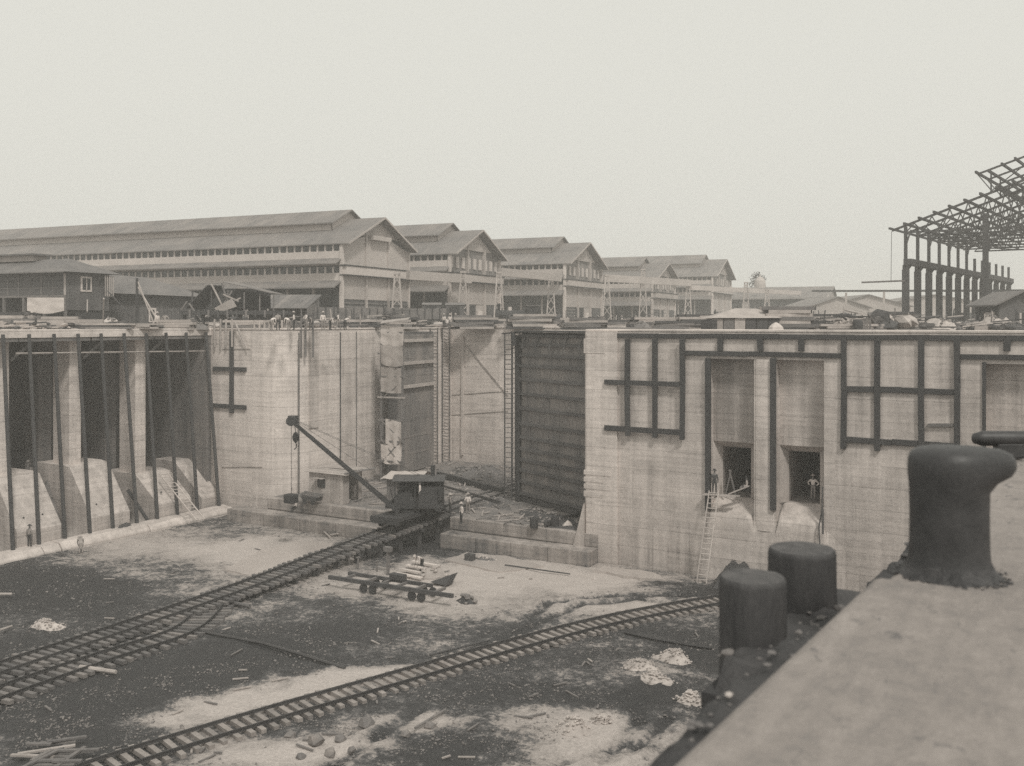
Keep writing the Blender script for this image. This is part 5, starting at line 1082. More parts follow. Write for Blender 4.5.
# local: y along the column row, x across (to the right, toward the viewer)
def SP(b, n, m='steel_red', par=None): return b.build(n, m, par or fm)
NB, BAY, WID, EH, GH = 13, 6.9, 40.0, 15.3, 10.4
slp = .35; MX = 11.8
def rz(x): return EH + slp * min(x, WID - x)
for i in range(NB):
    y = i * BAY
    SP(MB().box(-.48, .48, y - .3, y + .3, 0, GH - 1.6).prism([(-.4, y - .25, GH - 1.6), (.42, y - .25, GH - 1.6), (.95, y - .25, GH - .9), (-.4, y - .25, GH - .9)], (0, .5, 0)), 'column')
    SP(MB().box(-.22, .22, y - .2, y + .2, GH, EH - (0 if i < 7 else 2.3)), 'upper_column')
SP(MB().box(-.2, .95, -.5, (NB - 1) * BAY + .5, GH - .9, GH), 'crane_girder')
for i in range(5): SP(MB().beam((0, 0.3 if i == 0 else i * BAY * 2, GH + 2.2), (0, (0.3 if i == 0 else i * BAY * 2) + 2.6, GH + 4.6), .18, .18), 'brace')
# far row and gable posts
for i in range(NB): SP(MB().box(WID - .5, WID + .5, i * BAY - .3, i * BAY + .3, 0, EH), 'column')
for xx in (11.2, 26): SP(MB().box(xx - .36, xx + .36, -1.0, -.4, 0, EH + 1.2 if xx < 20 else EH), 'gable_column')
SP(MB().beam((11.5, -.7, EH - 4), (15, -.7, EH + .6), .25, .3), 'brace')
NT = 8
for i in range(NT):
    y = i * BAY; tr_ = MB()
    tr_.beam((-2, y, EH - .5), (WID / 2, y, rz(WID / 2)), .25, .32); tr_.beam((WID + 2, y, EH - .5), (WID / 2, y, rz(WID / 2)), .25, .32)
    tr_.beam((0, y, EH - .9), (WID, y, EH - .9), .22, .26)
    k = 16
    for j in range(k):
        xa_, xb_ = WID * j / k, WID * (j + 1) / k
        tr_.beam((xa_, y, EH - .9), ((xa_ + xb_) / 2, y, rz((xa_ + xb_) / 2)), .13, .15); tr_.beam(((xa_ + xb_) / 2, y, rz((xa_ + xb_) / 2)), (xb_, y, EH - .9), .13, .15)
    # monitor truss
    tr_.beam((MX, y, rz(MX)), (MX, y, rz(MX) + 3.1), .2, .2); tr_.beam((WID - MX, y, rz(MX)), (WID - MX, y, rz(MX) + 2.4), .2, .2)
    tr_.beam((MX - 1.8, y, rz(MX) + 2.9), (WID / 2, y, rz(WID / 2) + 3.2), .22, .26); tr_.beam((WID - MX + 1.8, y, rz(MX) + 2.9), (WID / 2, y, rz(WID / 2) + 3.2), .22, .26)
    tr_.beam((MX - 1.8, y, rz(MX) + 2.9), (MX + .1, y, rz(MX) + .3), .14, .14); tr_.beam((MX, y, rz(MX) + .3), (MX + 4, y, rz(MX) + 3.4), .14, .14)
    SP(tr_, 'roof_truss')
for k in range(11):
    xx = -2 + 2.1 * k
    SP(MB().box(xx - .14, xx + .14, -1.4, (NT - 1) * BAY + .8, rz(max(xx, -2)) + .14 if xx > -2 else EH - .4, (rz(xx) if xx > -2 else EH - .6) + .5), 'purlin')
    SP(MB().box(WID - xx - .14, WID - xx + .14, -1.4, (NT - 1) * BAY + .8, rz(max(xx, 0)) + .14, rz(max(xx, 0)) + .5), 'purlin')
for k in range(7):
    xx = MX - 1.8 + 1.7 * k; zt_ = rz(max(MX, xx)) + 3.2 + (.0 if xx > MX else -.3)
    SP(MB().box(xx - .13, xx + .13, -1.3, (NT - 1) * BAY + .8, zt_, zt_ + .35), 'monitor_purlin')
for i in range(NT - 1):
    y = i * BAY
    for (x_, dz) in ((4, -.9), (12, -.9), (20, -.9)): SP(MB().beam((x_, y, EH + dz), (x_ + 4, y + BAY, EH + dz), .14, .14), 'lateral_brace')
for x_ in (2.5, 5, 7.5, 10, 12.5, 15, 17.5, 20, 24, 28): SP(MB().beam((x_, -.3, EH - .75), (x_, (NT - 1) * BAY + .3, EH - .75), .16, .2), 'chord_tie')
for x_ in (5, 10, 15):
    for i in range(0, NT - 1): SP(MB().beam((x_, i * BAY, EH - .8), (x_, (i + 1) * BAY, rz(x_) - .1), .12, .12), 'sway_brace')
SP(MB().beam((-6.5, -.2, GH - 3.4), (0, -.2, GH - 3.3), .3, .25), 'staging_plank', 'timber_grey')
SP(MB().tube((-2, -.2, EH - .6), (-2.1, -.2, GH - 3.2), .04, None, 4), 'hanging_rope', 'rope')
# hut at the right edge
hh = yard(1017, 118); t = lowshed('dark board hut with sloping roof at the right edge under the steel frame', 1021, 116, 5.2, 6, 3.2, 4.6, R_(30), 'board_hut', 'roof_old', 'house_wall'); t['category'] = 'hut'

# ================================================================== HOUSES ON THE LEFT
def house():
    t = thing('wooden_house', 'two-storey dark wooden house with screened veranda at far left', 'house', yard(65, 112), SANG)
    def P(b, n, m, par=None): return b.build(n, m, par or t)
    Lh, Wh = 26, 6.5     # x = depth (away/right), y = to the left
    P(MB().box(0, .12, 0, Lh, 3.7, 3.95), 'floor_band', 'timber_grey')
    P(MB().box(2.2, 2.4, 0, Lh, 3.7, 6.6), 'inner_wall', 'shed_dark'); P(MB().box(.14, Wh - .1, .1, Lh, 3.72, 3.9), 'veranda_floor', 'timber_dark'); P(MB().box(1.5, Wh, .1, Lh, 0, 3.7), 'lower_wall', 'shed_dark')
    for i in range(14):
        y = i * 1.9; P(MB().box(0, .14, y, y + (.22 if i % 2 == 0 else .1), 3.96, 6.5), 'veranda_post', 'timber_grey' if i else 'timber_pale')
    P(MB().box(.02, .1, .25, Lh, 4.75, 4.85), 'hand_rail', 'timber_grey'); P(MB().box(.02, .1, .25, Lh, 5.6, 5.66), 'screen_rail', 'timber_dark'); P(MB().box(.06, .08, .25, Lh, 3.96, 6.5), 'insect_screen', 'house_wall')
    for i in range(8): P(MB().box(0, .3, i * 3.4, i * 3.4 + .25, 0, 3.7), 'post', 'timber_grey')
    n = 16
    for i in range(n): P(MB().box(.15 + (Wh - .3) * i / n + .01, .15 + (Wh - .3) * (i + 1) / n - .01, -.05 - rnd.uniform(0, .03), .05, 2.2, 6.6), 'wall_board', 'house_wall')
    wn = P(MB().box(2.1, 3.7, -.16, -.085, 4.4, 6.2), 'window_frame', 'white_paint'); P(MB().box(2.35, 3.45, -.19, -.165, 4.62, 5.98), 'window_pane', 'glass_dark', wn); P(MB().box(2.85, 2.95, -.22, -.195, 4.62, 5.98), 'mullion', 'white_paint', wn)
    P(MB().prism([(-1, -1, 6.5), (-1, Lh + 1, 6.5), (Wh / 2, Lh - 2, 8.3), (Wh / 2, 3, 8.3)], (0, 0, .12)).add([(-1, -1, 6.6), (Wh + 1, -1, 6.6), (Wh / 2, 3, 8.42)], [(0, 1, 2)]).add([(Wh + 1, -1, 6.6), (Wh + 1, Lh + 1, 6.6), (Wh / 2, Lh - 2, 8.42), (Wh / 2, 3, 8.42)], [(0, 1, 2, 3)]), 'roof', 'roof_old')
    P(MB().box(2.2, 4.2, 8, 17, 8.2, 8.9), 'roof_vent', 'timber_pale'); P(MB().box(1.8, 4.6, 7.4, 17.6, 8.9, 9.1), 'vent_roof', 'roof_old')
    P(MB().beam((5.2, -.3, .2), (3.4, -2.4, 3.6), .16, .2), 'stair_stringer', 'timber_pale'); P(MB().beam((3.0, -.2, 3.4), (1.0, -2.4, 2.0), .14, .2), 'brace', 'timber_pale')
    for k in range(5): P(MB().box(Wh - 1.4 + .3 * k, Wh - 1.3 + .3 * k, -.8, -.7, 3.9, 6.4), 'porch_post', 'timber_pale')
    return t
house()
hs_ = yard(27, 110.5); he = yard(64, 110.5)
tp = thing('canvas_awning', 'white canvas sheet hung under the veranda of the wooden house', 'canvas', V(hs_.x, hs_.y, YZ)); sheet(tp, 'canvas', 'white_paint', V(hs_.x, hs_.y, YZ + 3.6), V(he.x, he.y, YZ + 3.6), 1.5, .35, 3)
# long low boarded building beside the house
lb_ = thing('boarded_building', 'long low dark boarded building with hipped roof beside the wooden house', 'building', yard(100, 122), R_(38))
def P(b, n, m): return b.build(n, m, lb_)
P(MB().box(0, 11.5, .1, 7, 0, 4.3), 'wall_core', 'shed_dark')
for i in range(24): P(MB().box(.48 * i + .01, .48 * i + .47, 0, .09 + rnd.uniform(0, .008), .2, 4.3), 'wall_board', 'house_wall')
P(MB().add([(-2.5, -1.2, 4.6), (12.6, -1.2, 4.0), (12.6, 8, 4.0), (-2.5, 8, 4.6), (-2.5, 3.2, 7.2), (5, 3.2, 6.6)], [(0, 1, 5, 4), (1, 2, 5), (2, 3, 4, 5), (3, 0, 4)]), 'roof', 'roof_old')
P(MB().box(5.9, 6.8, -.08, -.003, .8, 2.6), 'window_frame', 'white_paint'); P(MB().box(6.1, 6.6, -.12, -.083, 1, 2.4), 'window_pane', 'glass_dark')
for i in range(4): P(MB().beam((-1.6 + .55 * i, -1.4, 2.9), (-1.6 + .55 * i + (.4 if i % 2 else -.3), -1.4, 3.8), .12, .1), 'rail_slat', 'white_paint')
P(MB().beam((-1.8, -1.4, 2.8), (1.0, -1.4, 2.75), .12, .12), 'rail', 'timber_grey')
for i in range(5): P(MB().beam((-2.2 + .9 * i, -1.3, 0), (-2.2 + .9 * i, -1.3, 2.8), .14, .14), 'porch_post', 'timber_grey')
# derrick with two pale legs
dp = yard(137, 106); dk = thing('derrick', 'dark derrick mast with two pale stiff legs before the boarded building', 'derrick', dp, R_(30))
MB().tube((0, 0, 0), (0, 0, 5.6), .2, .14, 8).build('mast', 'timber_black', dk); MB().tube((-3.4, .5, 4.2), (-.2, 0, 1), .07, None, 6).build('guy', 'timber_dark', dk)
for k in (2.0, 2.7): MB().tube((k, 0, .2), (.1, 0, 5.2 - (k - 2) * .8), .09, None, 6).build('stiff_leg', 'timber_pale', dk)
# half collapsed roof and corrugated roof
cr0 = yard(214, 112); cl = thing('ruined_shelter', 'half-dismantled timber shelter with torn dark slope and pale flat roof', 'shelter', cr0, R_(30))
def P(b, n, m): return b.build(n, m, cl)
P(MB().prism([(-3.2, 0, 2.4), (-.8, 0, 5.0), (.6, 2, 5.0), (-2, 3, 2.4)], (0, 0, .1)), 'torn_roof', 'timber_dark'); P(MB().prism([(1.0, 0, 5.4), (6.8, -.5, 4.1), (7.4, 3.5, 4.0), (1.4, 3.5, 5.5)], (0, 0, .1)), 'flat_roof', 'roof_sheet')
P(MB().box(-2.6, 5.5, 4, 4.2, 0, 4.8), 'rear_wall', 'shed_dark')
for x_ in (-2.6, -.4, 1.5, 3.4, 5.2, 6.8): P(MB().beam((x_, .2, 0), (x_ + .05, .2, 4.6 - .1 * abs(x_)), .14, .14), 'post', 'timber_grey' if x_ > 0 else 'timber_dark')
for (a, b) in (((-2.8, -.3, 3), (-1.2, -.3, .8)), ((-.2, -.3, 5.2), (1.7, -.3, 1.4)), ((2.2, -.3, 4.4), (.6, -.3, 2.0)), ((1.0, -.4, 5.3), (2.4, -.4, 1.2)), ((-1, -.4, 1.4), (3.2, -.4, 3.6)), ((-4, -.3, 1.8), (-3, -.3, 3.2)), ((1.2, -.5, 4), (3.0, -.5, 3.2))): P(MB().beam(a, b, .13, .16), 'rafter', rnd.choice(('timber_pale', 'timber_grey')))
P(MB().prism([(.2, -.6, 2.4), (2.2, -.6, 3.5), (2.8, -.6, 2.6), (.8, -.6, 1.9)], (0, .1, 0)), 'loose_sheet', 'canvas_dirty')
co = yard(272, 122); cg = thing('open_shed', 'low open shed with rusty patched corrugated roof before the long shed', 'shed', co, R_(32))
for i in range(13):
    P2 = MB().prism([(-4.6 + .72 * i, -2, 2.5), (-4.6 + .72 * i + .69, -2, 2.5), (-3.6 + .72 * i + .69, 3, 4.3), (-3.6 + .72 * i, 3, 4.3)], (0, 0, .06)); P2.build('roof_panel', rnd.choice(('roof_rusty', 'roof_old', 'roof_sheet', 'timber_grey')), cg)
for x_ in (-4, 0, 4): MB().beam((x_, -1.8, 0), (x_, -1.8, 2.6), .16, .16).build('post', 'timber_grey', cg)
MB().prism([(4.7, -1.9, 1.2), (5.4, 2.8, 1.2), (5.4, 2.8, 4.2), (4.7, -1.9, 2.5)], (.08, 0, 0)).build('end_wall', 'timber_grey', cg); MB().box(-4, 4.6, 3, 3.1, 0, 4.2).build('rear_wall', 'shed_dark', cg)
# loading trestle
lt = thing('loading_trestle', 'dark timber loading trestle on short posts behind the entrance wall', 'trestle', yard(232, 104), R_(30))
MB().box(-5.5, 6, -.6, 2.2, 1.6, 2.0).build('deck', 'timber_dark', lt)
for i in range(12): MB().box(-5.4 + i, -5.2 + i, -.75, -.62, 1.3, 2.1).build('stanchion', 'timber_grey' if i % 2 else 'timber_dark', lt)
for i in range(6): MB().box(-5.2 + 2 * i, -4.9 + 2 * i, -.3, 0, 0, 1.6).build('post', 'timber_black', lt)

# ================================================================== WAGONS AND YARD CLUTTER
def gondola(label, u, d, ln, rot, m='timber_grey', h_=1.5):
    t = thing('gondola_wagon', label, 'wagon', yard(u, d), rot, 'open wagons behind the entrance wall')
    MB().box(-ln / 2, ln / 2, -1.3, 1.3, 1.0, 1.2).build('floor', 'timber_dark', t)
    for s in (-1, 1): MB().box(-ln / 2, ln / 2, s * 1.3 - .06, s * 1.3 + .06, 1.2, 1.2 + h_).build('side_board', m, t)
    for s in (-1, 1): MB().box(s * ln / 2 - .06, s * ln / 2 + .06, -1.24, 1.24, 1.2, 1.2 + h_).build('end_board', m, t)
    for i in range(9): MB().box(-ln / 2 + ln * i / 8 - .07, -ln / 2 + ln * i / 8 + .07, -1.5, -1.37, 1.0, 1.2 + h_).build('stake', 'timber_dark', t)
    for x_ in (-ln * .36, -ln * .22, ln * .22, ln * .36):
        for s in (-1, 1): MB().tube((x_, s * .7, .42), (x_, s * .82, .42), .42, None, 12).build('wheel', 'steel_dark', t)
    return t
rT = SANG - R_(68)
for i, (u, d) in enumerate(((302, 124), (362, 129), (417, 134))): gondola(['leftmost open wagon with upright stakes behind the entrance wall', 'middle open wagon with upright stakes behind the entrance wall', 'right open wagon with upright stakes behind the canvas scaffold'][i], u, d, 8.2, R_(38))
def boxcar(label, u, d, ln, h_, rot):
    t = thing('box_wagon', label, 'wagon', yard(u, d), rot, 'closed wagons in the yard')
    MB().box(-ln / 2, ln / 2, -1.3, 1.3, 1.0, 1.0 + h_).build('body', 'house_wall', t); MB().prism([(-ln / 2 - .1, -1.4, 1 + h_), (-ln / 2 - .1, 1.4, 1 + h_), (-ln / 2 - .1, 0, 1.35 + h_)], (ln + .2, 0, 0)).build('roof', 'timber_grey', t)
    MB().box(-.7, .7, -1.38, -1.302, 1.1, .8 + h_).build('door', 'shed_dark', t)
    for x_ in (-ln * .35, ln * .35):
        for s in (-1, 1): MB().tube((x_, s * .7, .42), (x_, s * .82, .42), .42, None, 12).build('wheel', 'steel_dark', t)
boxcar('dark closed wagon in front of the second shed, left of two', 432, 140, 2.6, 2.3, R_(32)); boxcar('dark closed wagon in front of the second shed, right of two', 455, 141, 2.6, 2.3, R_(32))
lw_ = yard(515, 150); lc = thing('shunting_engine', 'small dark steam engine with pale steam dome before the third shed', 'locomotive', lw_, R_(35))
MB().tube((-3, 0, 1.9), (1.8, 0, 1.9), .8, None, 14).build('boiler', 'steel_dark', lc); MB().box(1.8, 3.6, -1.1, 1.1, .9, 3.3).build('cab', 'steel_dark', lc); MB().box(1.6, 3.9, -1.3, 1.3, 3.3, 3.4).build('cab_roof', 'timber_grey', lc); MB().tube((-2.5, 0, 2.6), (-2.5, 0, 3.7), .2, .3, 10).build('chimney', 'steel_dark', lc); MB().tube((-.8, 0, 2.6), (-.8, 0, 3.2), .35, .3, 10).build('steam_dome', 'shed_wall', lc); MB().box(-3.2, 3.8, -1, 1, .7, 1).build('frame', 'timber_black', lc)
for x_ in (-2, -.6, .8, 2.6):
    for s in (-1, 1): MB().tube((x_, s * .7, .45), (x_, s * .82, .45), .45, None, 12).build('wheel', 'steel_dark', lc)
def lumber(label, u, d, n, ln, rot, m=('timber_pale', 'timber_grey'), wd=.3, th=.14, cols=5, z=YZ, group='timber stacks in the yard'):
    t = thing('lumber_stack', label, 'lumber', yard(u, d, z), rot, group)
    me = [MB().box(-.5, .5, -.5, .5, 0, 1).mesh('plank', k) for k in m]
    for i in range(n):
        r, c = divmod(i, cols); l = ln * rnd.uniform(.75, 1.05)
        inst('plank', rnd.choice(me), t, (rnd.uniform(-.4, .4), (c - cols / 2) * wd * 1.15 + rnd.uniform(-.04, .04), r * th * 1.05), (0, 0, rnd.uniform(-.06, .06)), (l, wd, th))
    return t
LUM = [('pale planks stacked on the deck edge near the seated man', 45, 90, 20, 5.5, 30, .35, .18, WT + .12), ('long dark baulks beside the pale planks below the house', 74, 95, 12, 6.5, 36, .4, .34, YZ), ('flat spread of pale boards in front of the boarded building', 105, 92, 15, 6, 28, .45, .16, WT + .12), ('low plank stack at the right end of the left deck', 140, 93, 12, 4, 33, .4, .16, WT + .12), ('untidy timber pile at the left edge above the pump chamber', 4, 93, 22, 6, 30, .4, .3, WT + .12), ('timber pile below the derrick legs', 178, 98, 18, 3.6, 25, .35, .25, YZ),
       ('dark timber stack on the yard above the dark gate leaf', 505, 125, 18, 9, 30, .4, .3, YZ), ('pale planks on the wall top above the nose of the right wall', 648, 85, 8, 7, 30, .4, .15, YZ), ('long low plank stack left of the canvas-roofed hut', 680, 96, 20, 5.2, 30, .4, .22, YZ), ('crate-like stack of boards right of the canvas-roofed hut', 788, 88, 35, 4.6, 30, .35, .3, YZ), ('scattered timber among the yard rubbish left of the steel frame', 848, 86, 14, 5.5, 33, .4, .2, YZ), ('low timber stack at the foot of the first steel column', 884, 92, 14, 5, 28, .4, .3, YZ), ('pale boards lying inside the steel frame', 955, 98, 14, 4.5, 30, .4, .22, YZ), ('pale flat boards in front of the first steel column', 918, 80, 8, 4.0, 26, .45, .1, YZ), ('beams heaped before the third shed', 560, 130, 16, 8, 34, .4, .32, YZ), ('beams heaped before the fourth shed', 615, 118, 16, 6.5, 30, .4, .26, YZ), ('board stack just behind the tall ladders', 474, 116, 26, 5, 35, .4, .26, YZ), ('beam stack above the passage end wall', 533, 114, 26, 6, 25, .4, .28, YZ), ('plank stack above the right end of the dark gate leaf', 583, 104, 22, 5, 32, .4, .24, YZ), ('long beam stack before the lattice tower of the fourth shed', 655, 110, 24, 6, 28, .4, .26, YZ), ('timber pile close behind the black crate', 697, 104, 28, 4.5, 40, .4, .26, YZ), ('timber pile close behind the small canvas cone', 768, 100, 28, 5, 22, .4, .28, YZ), ('beam pile between the white mound and the dark spoil heap', 829, 101, 26, 4.5, 38, .4, .26, YZ), ('tall stack of boards under the long elevated rail', 893, 116, 34, 5, 30, .4, .28, YZ), ('stack of boards behind the roof of the canvas scaffold', 396, 113, 26, 5, 40, .4, .26, YZ), ('low beam stack behind the gang on the entrance wall', 352, 108, 20, 6, 36, .4, .26, YZ), ('timber stack at the foot of the loading trestle', 250, 101, 18, 4.5, 30, .4, .24, YZ), ('high stack of dark timber right below the hung canvas sheet', 60, 99, 24, 5, 30, .4, .26, YZ)]
for (lab, u, d, n, ln, ro, wd, th, z) in LUM: lumber(lab, u, d, n, ln, R_(ro), ('timber_pale', 'timber_grey', 'timber_dark') if n > 14 else ('timber_pale', 'timber_grey'), wd, th, z=z)
# canvas-roofed hut in front of fifth shed
ch = thing('canvas_roofed_hut', 'low hut with pale hipped canvas roof on the right wall top', 'hut', yard(740, 88), R_(30))
MB().add([(-3.1, -1.6, 1.15), (3.4, -1.6, 1.15), (3.4, 2, 1.15), (-3.1, 2, 1.15), (-.4, .2, 2.05), (1.6, .2, 2.0)], [(0, 1, 5, 4), (1, 2, 5), (2, 3, 4, 5), (3, 0, 4)]).build('roof', 'canvas_dirty', ch)
for i in range(6): MB().box(-2.8 + i, -2.8 + i + .94, -1.4, -1.3, 0, 1.1).build('wall_board', ('timber_pale', 'timber_grey', 'timber_pale', 'timber_dark', 'timber_dark', 'timber_dark')[i], ch)
MB().box(-2.7, 3.1, -1.25, 1.8, 0, 1.1).build('inner_box', 'shed_dark', ch)
p = yard(709, 86); MB().box(p.x - .6, p.x + .6, p.y - .5, p.y + .5, YZ, YZ + 1.0).solo('dark_crate', 'timber_black', 'black crate at the left end of the canvas-roofed hut', 'crate', bevel=.05)
p = yard(776, 84); MB().lathe([(.7, 0), (.6, .35), (.35, .6), (.08, .75)], 7, p).solo('canvas_cone', 'canvas', 'small white cone-shaped canvas right of the canvas-roofed hut', 'canvas')
for u, d, r, h_, m_, lab in ((838, 92, .9, 1.0, 'canvas', 'white canvas mound among the rubbish left of the steel frame'), (846, 95, .7, .7, 'stone_pale', 'small pale heap just right of the white canvas mound'), (820, 98, 1.4, 1.3, 'stone_mid', 'dark spoil heap left of the white canvas mound'), (940, 92, 2.4, 1.1, 'stone_pale', 'pale stone heap at the foot of the second steel column'), (995, 100, 2.6, 1.4, 'stone_pale', 'pale stone heap before the dark hut at the right edge'), (970, 96, 2.0, .8, 'earth', 'earth heap between the near steel columns'), (640, 104, 1.8, .8, 'earth', 'earth heap above the nose of the right wall'), (590, 118, 2.4, 1.0, 'earth', 'earth heap behind the dark gate leaf'), (540, 128, 2.4, 1.1, 'stone_pale', 'pale heap before the third shed'), (480, 122, 2.6, 1.0, 'earth', 'earth heap before the second shed'), (190, 99, 2.2, .8, 'earth', 'dark earth heap below the ruined shelter'), (110, 100, 2.6, .9, 'stone_pale', 'pale sand heap before the boarded building'), (20, 92, 2.2, 1.1, 'timber_black', 'black tarpaulined heap at the left edge of the deck'), (380, 112, 2.4, .9, 'earth', 'low earth heap behind the left passage wall'), (885, 100, 2.4, .9, 'stone_mid', 'grey spoil heap left of the first steel column'), (1015, 92, 1.8, .7, 'timber_dark', 'dark heap at the right edge above the wall')):
    p = yard(u, d); lump('spoil_heap', lab, 'heap', ring((p.x, p.y), r, r * .7, 8), (WT + .1 if p.x < -76.5 and p.y < 70 else YZ), h_, m_, stones=50, stone_m='stone_mid', seed=u + 3, sr=(.06, .2))
p = yard(858, 84); MB().lathe([(.34, 0), (.4, .15), (.44, .5), (.4, .85), (.34, 1.0)], 14, p).solo('barrel', 'timber_dark', 'dark barrel standing among the rubbish left of the steel frame', 'barrel')
for i, u in enumerate((864.5, 867, 870)): p = yard(u, 82); MB().box(p.x - .07, p.x + .07, p.y - .07, p.y + .07, YZ, YZ + 1.1).solo('stake', 'timber_grey', '%s of three stakes at the wall edge right of the barrel' % ('left', 'middle', 'right')[i], 'stake', 'stakes right of the barrel')
for i, (u, d, w_, h_, lab) in enumerate(((700, 100, 1.4, .9, 'low grey crate behind the long plank stack'), (800, 100, 1.6, 1.2, 'grey crate behind the crate-like board stack'), (812, 92, 1.2, .8, 'tilted pale crate left of the dark spoil heap'), (875, 110, 1.8, 1.4, 'large grey crate behind the timber at the steel frame'), (905, 108, 1.6, 1.1, 'grey crate just behind the first steel column'), (572, 108, 1.2, .8, 'small dark crate on the wall above the dark gate leaf'), (630, 88, 1.0, .6, 'small dark crate on the top of the right wall nose'))):
    t = thing('crate', lab, 'crate', yard(u, d), R_(30 + 14 * i)); n = 4
    for k in range(n): MB().box(-w_ / 2, w_ / 2, -w_ * .35, w_ * .35, h_ * k / n + .01, h_ * (k + 1) / n - .01).build('board', ('timber_grey', 'timber_pale', 'timber_dark')[(i + k) % 3 if i < 5 else 2], t)
# posts along the wall tops
def stake_row(lab, us, y, vtop, m, bot=None, tilt=0):
    for i, u in enumerate(us):
        p = on_y(u, vtop, y); q = V(p.x + tilt, y, bot if bot is not None else WT + .14)
        MB().tube(q, p, .11, .1, 6).solo('form_post', m, lab % (['first', 'second', 'third', 'fourth', 'fifth', 'sixth', 'seventh', 'eighth', 'ninth', 'tenth'][i]), 'post', lab.replace('%s ', ''))
stake_row('%s of the tall pale posts from the left above the black timber cross', (214.5, 220.5, 226, 232), YL - .34, 319, 'timber_pale', 16.6)
MB().tube(on_y(235, 322, YL - .5), on_y(247, 349, YL - .3), .1, .09, 6).solo('form_post', 'timber_pale', 'slanting pale pole right of the black timber cross', 'post')
stake_row('%s short pale post from the left on the entrance wall top', (254.5, 259.5, 264.5, 269.5, 273, 277.5, 282, 287), YL + 1.0, 320, 'timber_pale')
stake_row('%s long pale form post from the left over the rounded corner', (291.5, 296, 301, 305.5, 313), YL + 2.0, 320, 'timber_grey', 15.6, -.0)
pr = MB(); a, b = on_y(250, 326, YL + .9), on_y(380, 327, YL + 12); pr.beam(V(-72, YL + .9, WT + .45), V(-66.6, YL + 2.0, WT + .45), .1, .12).beam(V(-66.6, YL + 2.0, WT + .45), V(-66.5, YL + 13, WT + .45), .1, .12); pr.solo('guard_rail', 'timber_grey', 'low timber guard rail along the top of the entrance wall', 'rail')
# yard people
PEO = [(36, 84, 'sit', D_, D_, 'felt', 'man sitting on the deck edge above the pump chamber', 150, WT + .1), (32, 98, 'stand', W_, K_, 'straw', 'man in white standing below the hung canvas sheet', 100, None), (157.5, 98, 'stand', W_, D_, 'straw', 'man in white shirt left of two near the derrick', 90, None), (165, 99, 'hips', G_, D_, 'felt', 'man in grey right of two near the derrick', 200, None)]
for i, (u, d, ps, sh) in enumerate(((271, 92, 'bend', W_), (278, 93, 'stand', G_), (289, 92, 'bend', W_), (294, 94, 'stand', W_), (306, 93, 'carry', W_), (311, 95, 'bend', G_), (323, 94, 'stand', W_), (330, 95, 'bend', W_), (338, 96, 'walk', W_), (345, 97, 'bend', W_))):
    PEO.append((u, d, ps, sh, D_ if i % 2 else K_, ('straw', 'felt', 'cap')[i % 3], '%s workman from the left in the gang behind the entrance wall posts' % ['first', 'second', 'third', 'fourth', 'fifth', 'sixth', 'seventh', 'eighth', 'ninth', 'tenth'][i], 40 * i, None))
for i, (u, d, ps, sh) in enumerate(((444, 116, 'stand', W_), (450, 118, 'carry', W_), (456, 117, 'hips', G_), (462, 120, 'bend', W_))):
    PEO.append((u, d, ps, sh, D_, 'straw', '%s man from the left in the group above the tall ladders' % ['first', 'second', 'third', 'fourth'][i], 60 * i, None))
for i, (u, d, ps, sh) in enumerate(((520, 140, 'stand', W_), (527, 142, 'walk', W_), (536, 141, 'stand', W_), (545, 140, 'bend', G_), (575, 145, 'stand', W_))):
    PEO.append((u, d, ps, sh, D_, 'straw', '%s man from the left in the group before the third shed' % ['first', 'second', 'third', 'fourth', 'fifth'][i], 70 * i, None))
for i, (u, d, ps, sh) in enumerate(((598, 150, 'stand', W_), (612, 150, 'walk', G_), (622, 155, 'stand', W_), (636, 152, 'stand', W_), (655, 160, 'stand', G_), (668, 158, 'walk', W_))):
    PEO.append((u, d, ps, sh, D_, 'straw', '%s man from the left in the row before the fourth shed' % ['first', 'second', 'third', 'fourth', 'fifth', 'sixth'][i], 50 * i, None))
for i, (u, d, ps, sh) in enumerate(((795, 112, 'stand', W_), (806, 115, 'bend', W_), (826, 118, 'stand', W_), (832, 108, 'carry', G_), (862, 120, 'stand', W_), (893, 118, 'stand', W_))):
    PEO.append((u, d, ps, sh, D_, 'straw', '%s man from the left among the rubbish left of the steel frame' % ['first', 'second', 'third', 'fourth', 'fifth', 'sixth'][i], 80 * i, None))
for (u, d, ps, sh, lg_, ht, lab, fc, z) in PEO: person(yard(u, d, z if z else YZ), fc, ps, sh, lg_, ht, lab)
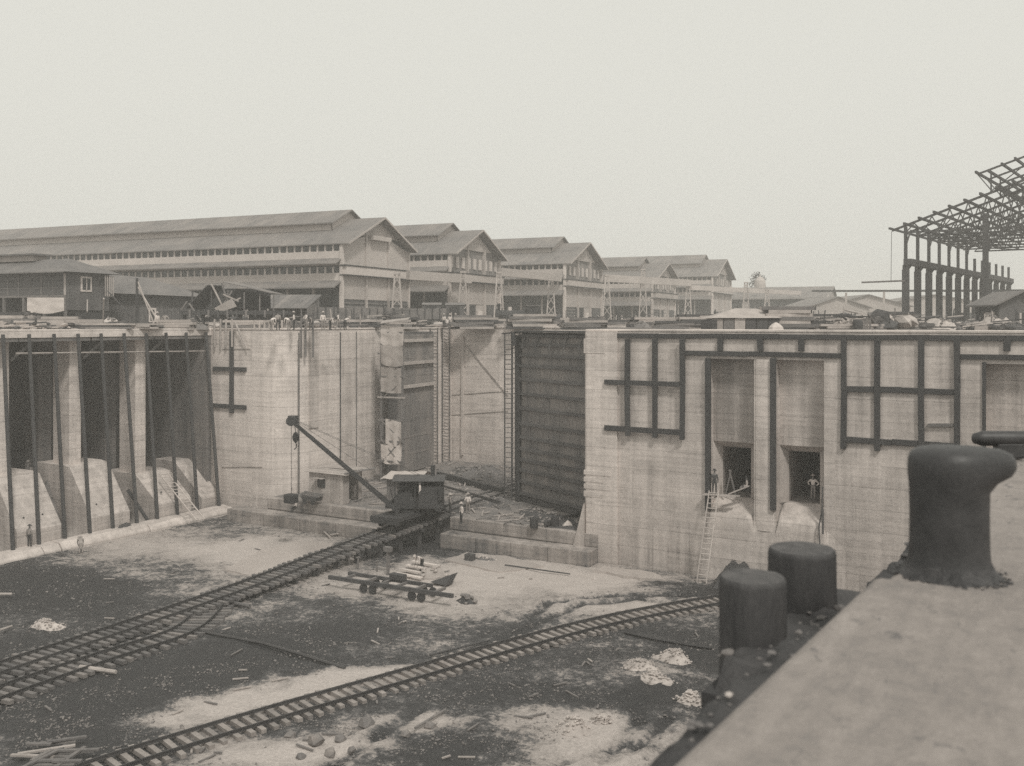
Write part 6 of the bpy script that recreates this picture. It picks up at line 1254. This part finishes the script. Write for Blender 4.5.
# smaller rubbish over the yard, uncountable: boards, stakes, stones, bundles
bins = {'timber_grey': MB(), 'stone_pale': MB(), 'timber_dark': MB(), 'timber_pale': MB()}
for _ in range(9000):
    u = rnd.uniform(-10, 1035); d = rnd.triangular(88, 165, 95 if u > 600 else 112); p = yard(u, d)
    if -67.5 < p.x < -30 and p.y < 102.5: continue
    if p.y < 74.5: continue
    if p.x < -66 and p.y < 78: continue
    if p.x < -77 and p.y < 90 and rnd.random() < .6: continue
    n = fbm(p.x * .11, p.y * .11, 70, 3)
    if n < -.25: continue
    hh = .5 + 1.4 * max(0, n); p.z = YZ + rnd.random() * 1.9 * max(0, n + .02)
    b_ = bins[rnd.choice(('timber_grey', 'stone_pale', 'timber_dark', 'timber_pale', 'timber_dark', 'timber_grey'))]; k = rnd.random()
    if k < .35: b_.rock((p.x, p.y, p.z + .1), rnd.uniform(.12, .5) * (.7 + hh), rnd.uniform(.5, .9))
    elif k < .8:
        an = rnd.gauss(.5, .7); l = rnd.uniform(.5, 2.2); dv = V(math.cos(an) * l, math.sin(an) * l, 0); z_ = rnd.uniform(.05, .6 * hh)
        b_.beam(p - dv + V(0, 0, z_), p + dv + V(0, 0, z_ + rnd.uniform(-.05, .35)), rnd.uniform(.12, .3), .12)
    elif k < .93: b_.box(p.x - rnd.uniform(.2, .7), p.x + rnd.uniform(.2, .7), p.y - .3, p.y + .3, YZ, YZ + rnd.uniform(.3, 1.0) * hh + .1)
    else: b_.beam(p, p + V(rnd.uniform(-.25, .25), rnd.uniform(-.25, .25), rnd.uniform(.8, 2.0)), .1, .1)
for _ in range(900):
    p = yard(rnd.uniform(-15, 205), rnd.uniform(80, 104)); 
    if p.x > -77.2: continue
    on = p.y < 70.5 and p.x > -88; p.z = (WT + .12) if on else YZ
    n = fbm(p.x * .2, p.y * .2, 75, 3)
    if n < -.02: continue
    p.z += rnd.random() * .9 * n; b_ = bins[rnd.choice(list(bins))]; an = rnd.gauss(.5, .5); l = rnd.uniform(.4, 2.4); dv = V(math.cos(an) * l, math.sin(an) * l, 0)
    if rnd.random() < .7: b_.beam(p - dv * .5, p + dv * .5 + V(0, 0, rnd.uniform(0, .15)), rnd.uniform(.12, .3), .12)
    else: b_.rock(p, rnd.uniform(.1, .35))
for k, lab in (('timber_grey', 'scattered grey boards and rubbish over the work yard'), ('stone_pale', 'scattered pale stones and bundles over the work yard'), ('timber_dark', 'scattered dark timber and scrap over the work yard'), ('timber_pale', 'scattered pale boards over the work yard')):
    tag(bins[k].build('yard_debris', k), lab, 'debris', kind='stuff')

# ================================================================== HAZE
hzb = MB().box(-800, 330, -130, 820, -1.5, 46).build('haze', 'concrete'); hzb['kind'] = 'stuff'; hzb['label'] = 'thin pale tropical haze over the whole yard'; hzb['category'] = 'haze'
m, nt, b = start('haze_air'); nt.nodes.remove(b)
pv = nd(nt, 'VolumePrincipled'); pv.inputs['Color'].default_value = (.995, .985, .95, 1); pv.inputs['Density'].default_value = .00115; pv.inputs['Anisotropy'].default_value = .1
nt.links.new(pv.outputs[0], nt.nodes['Material Output'].inputs['Volume'])
hzb.data.materials.clear(); hzb.data.materials.append(m)
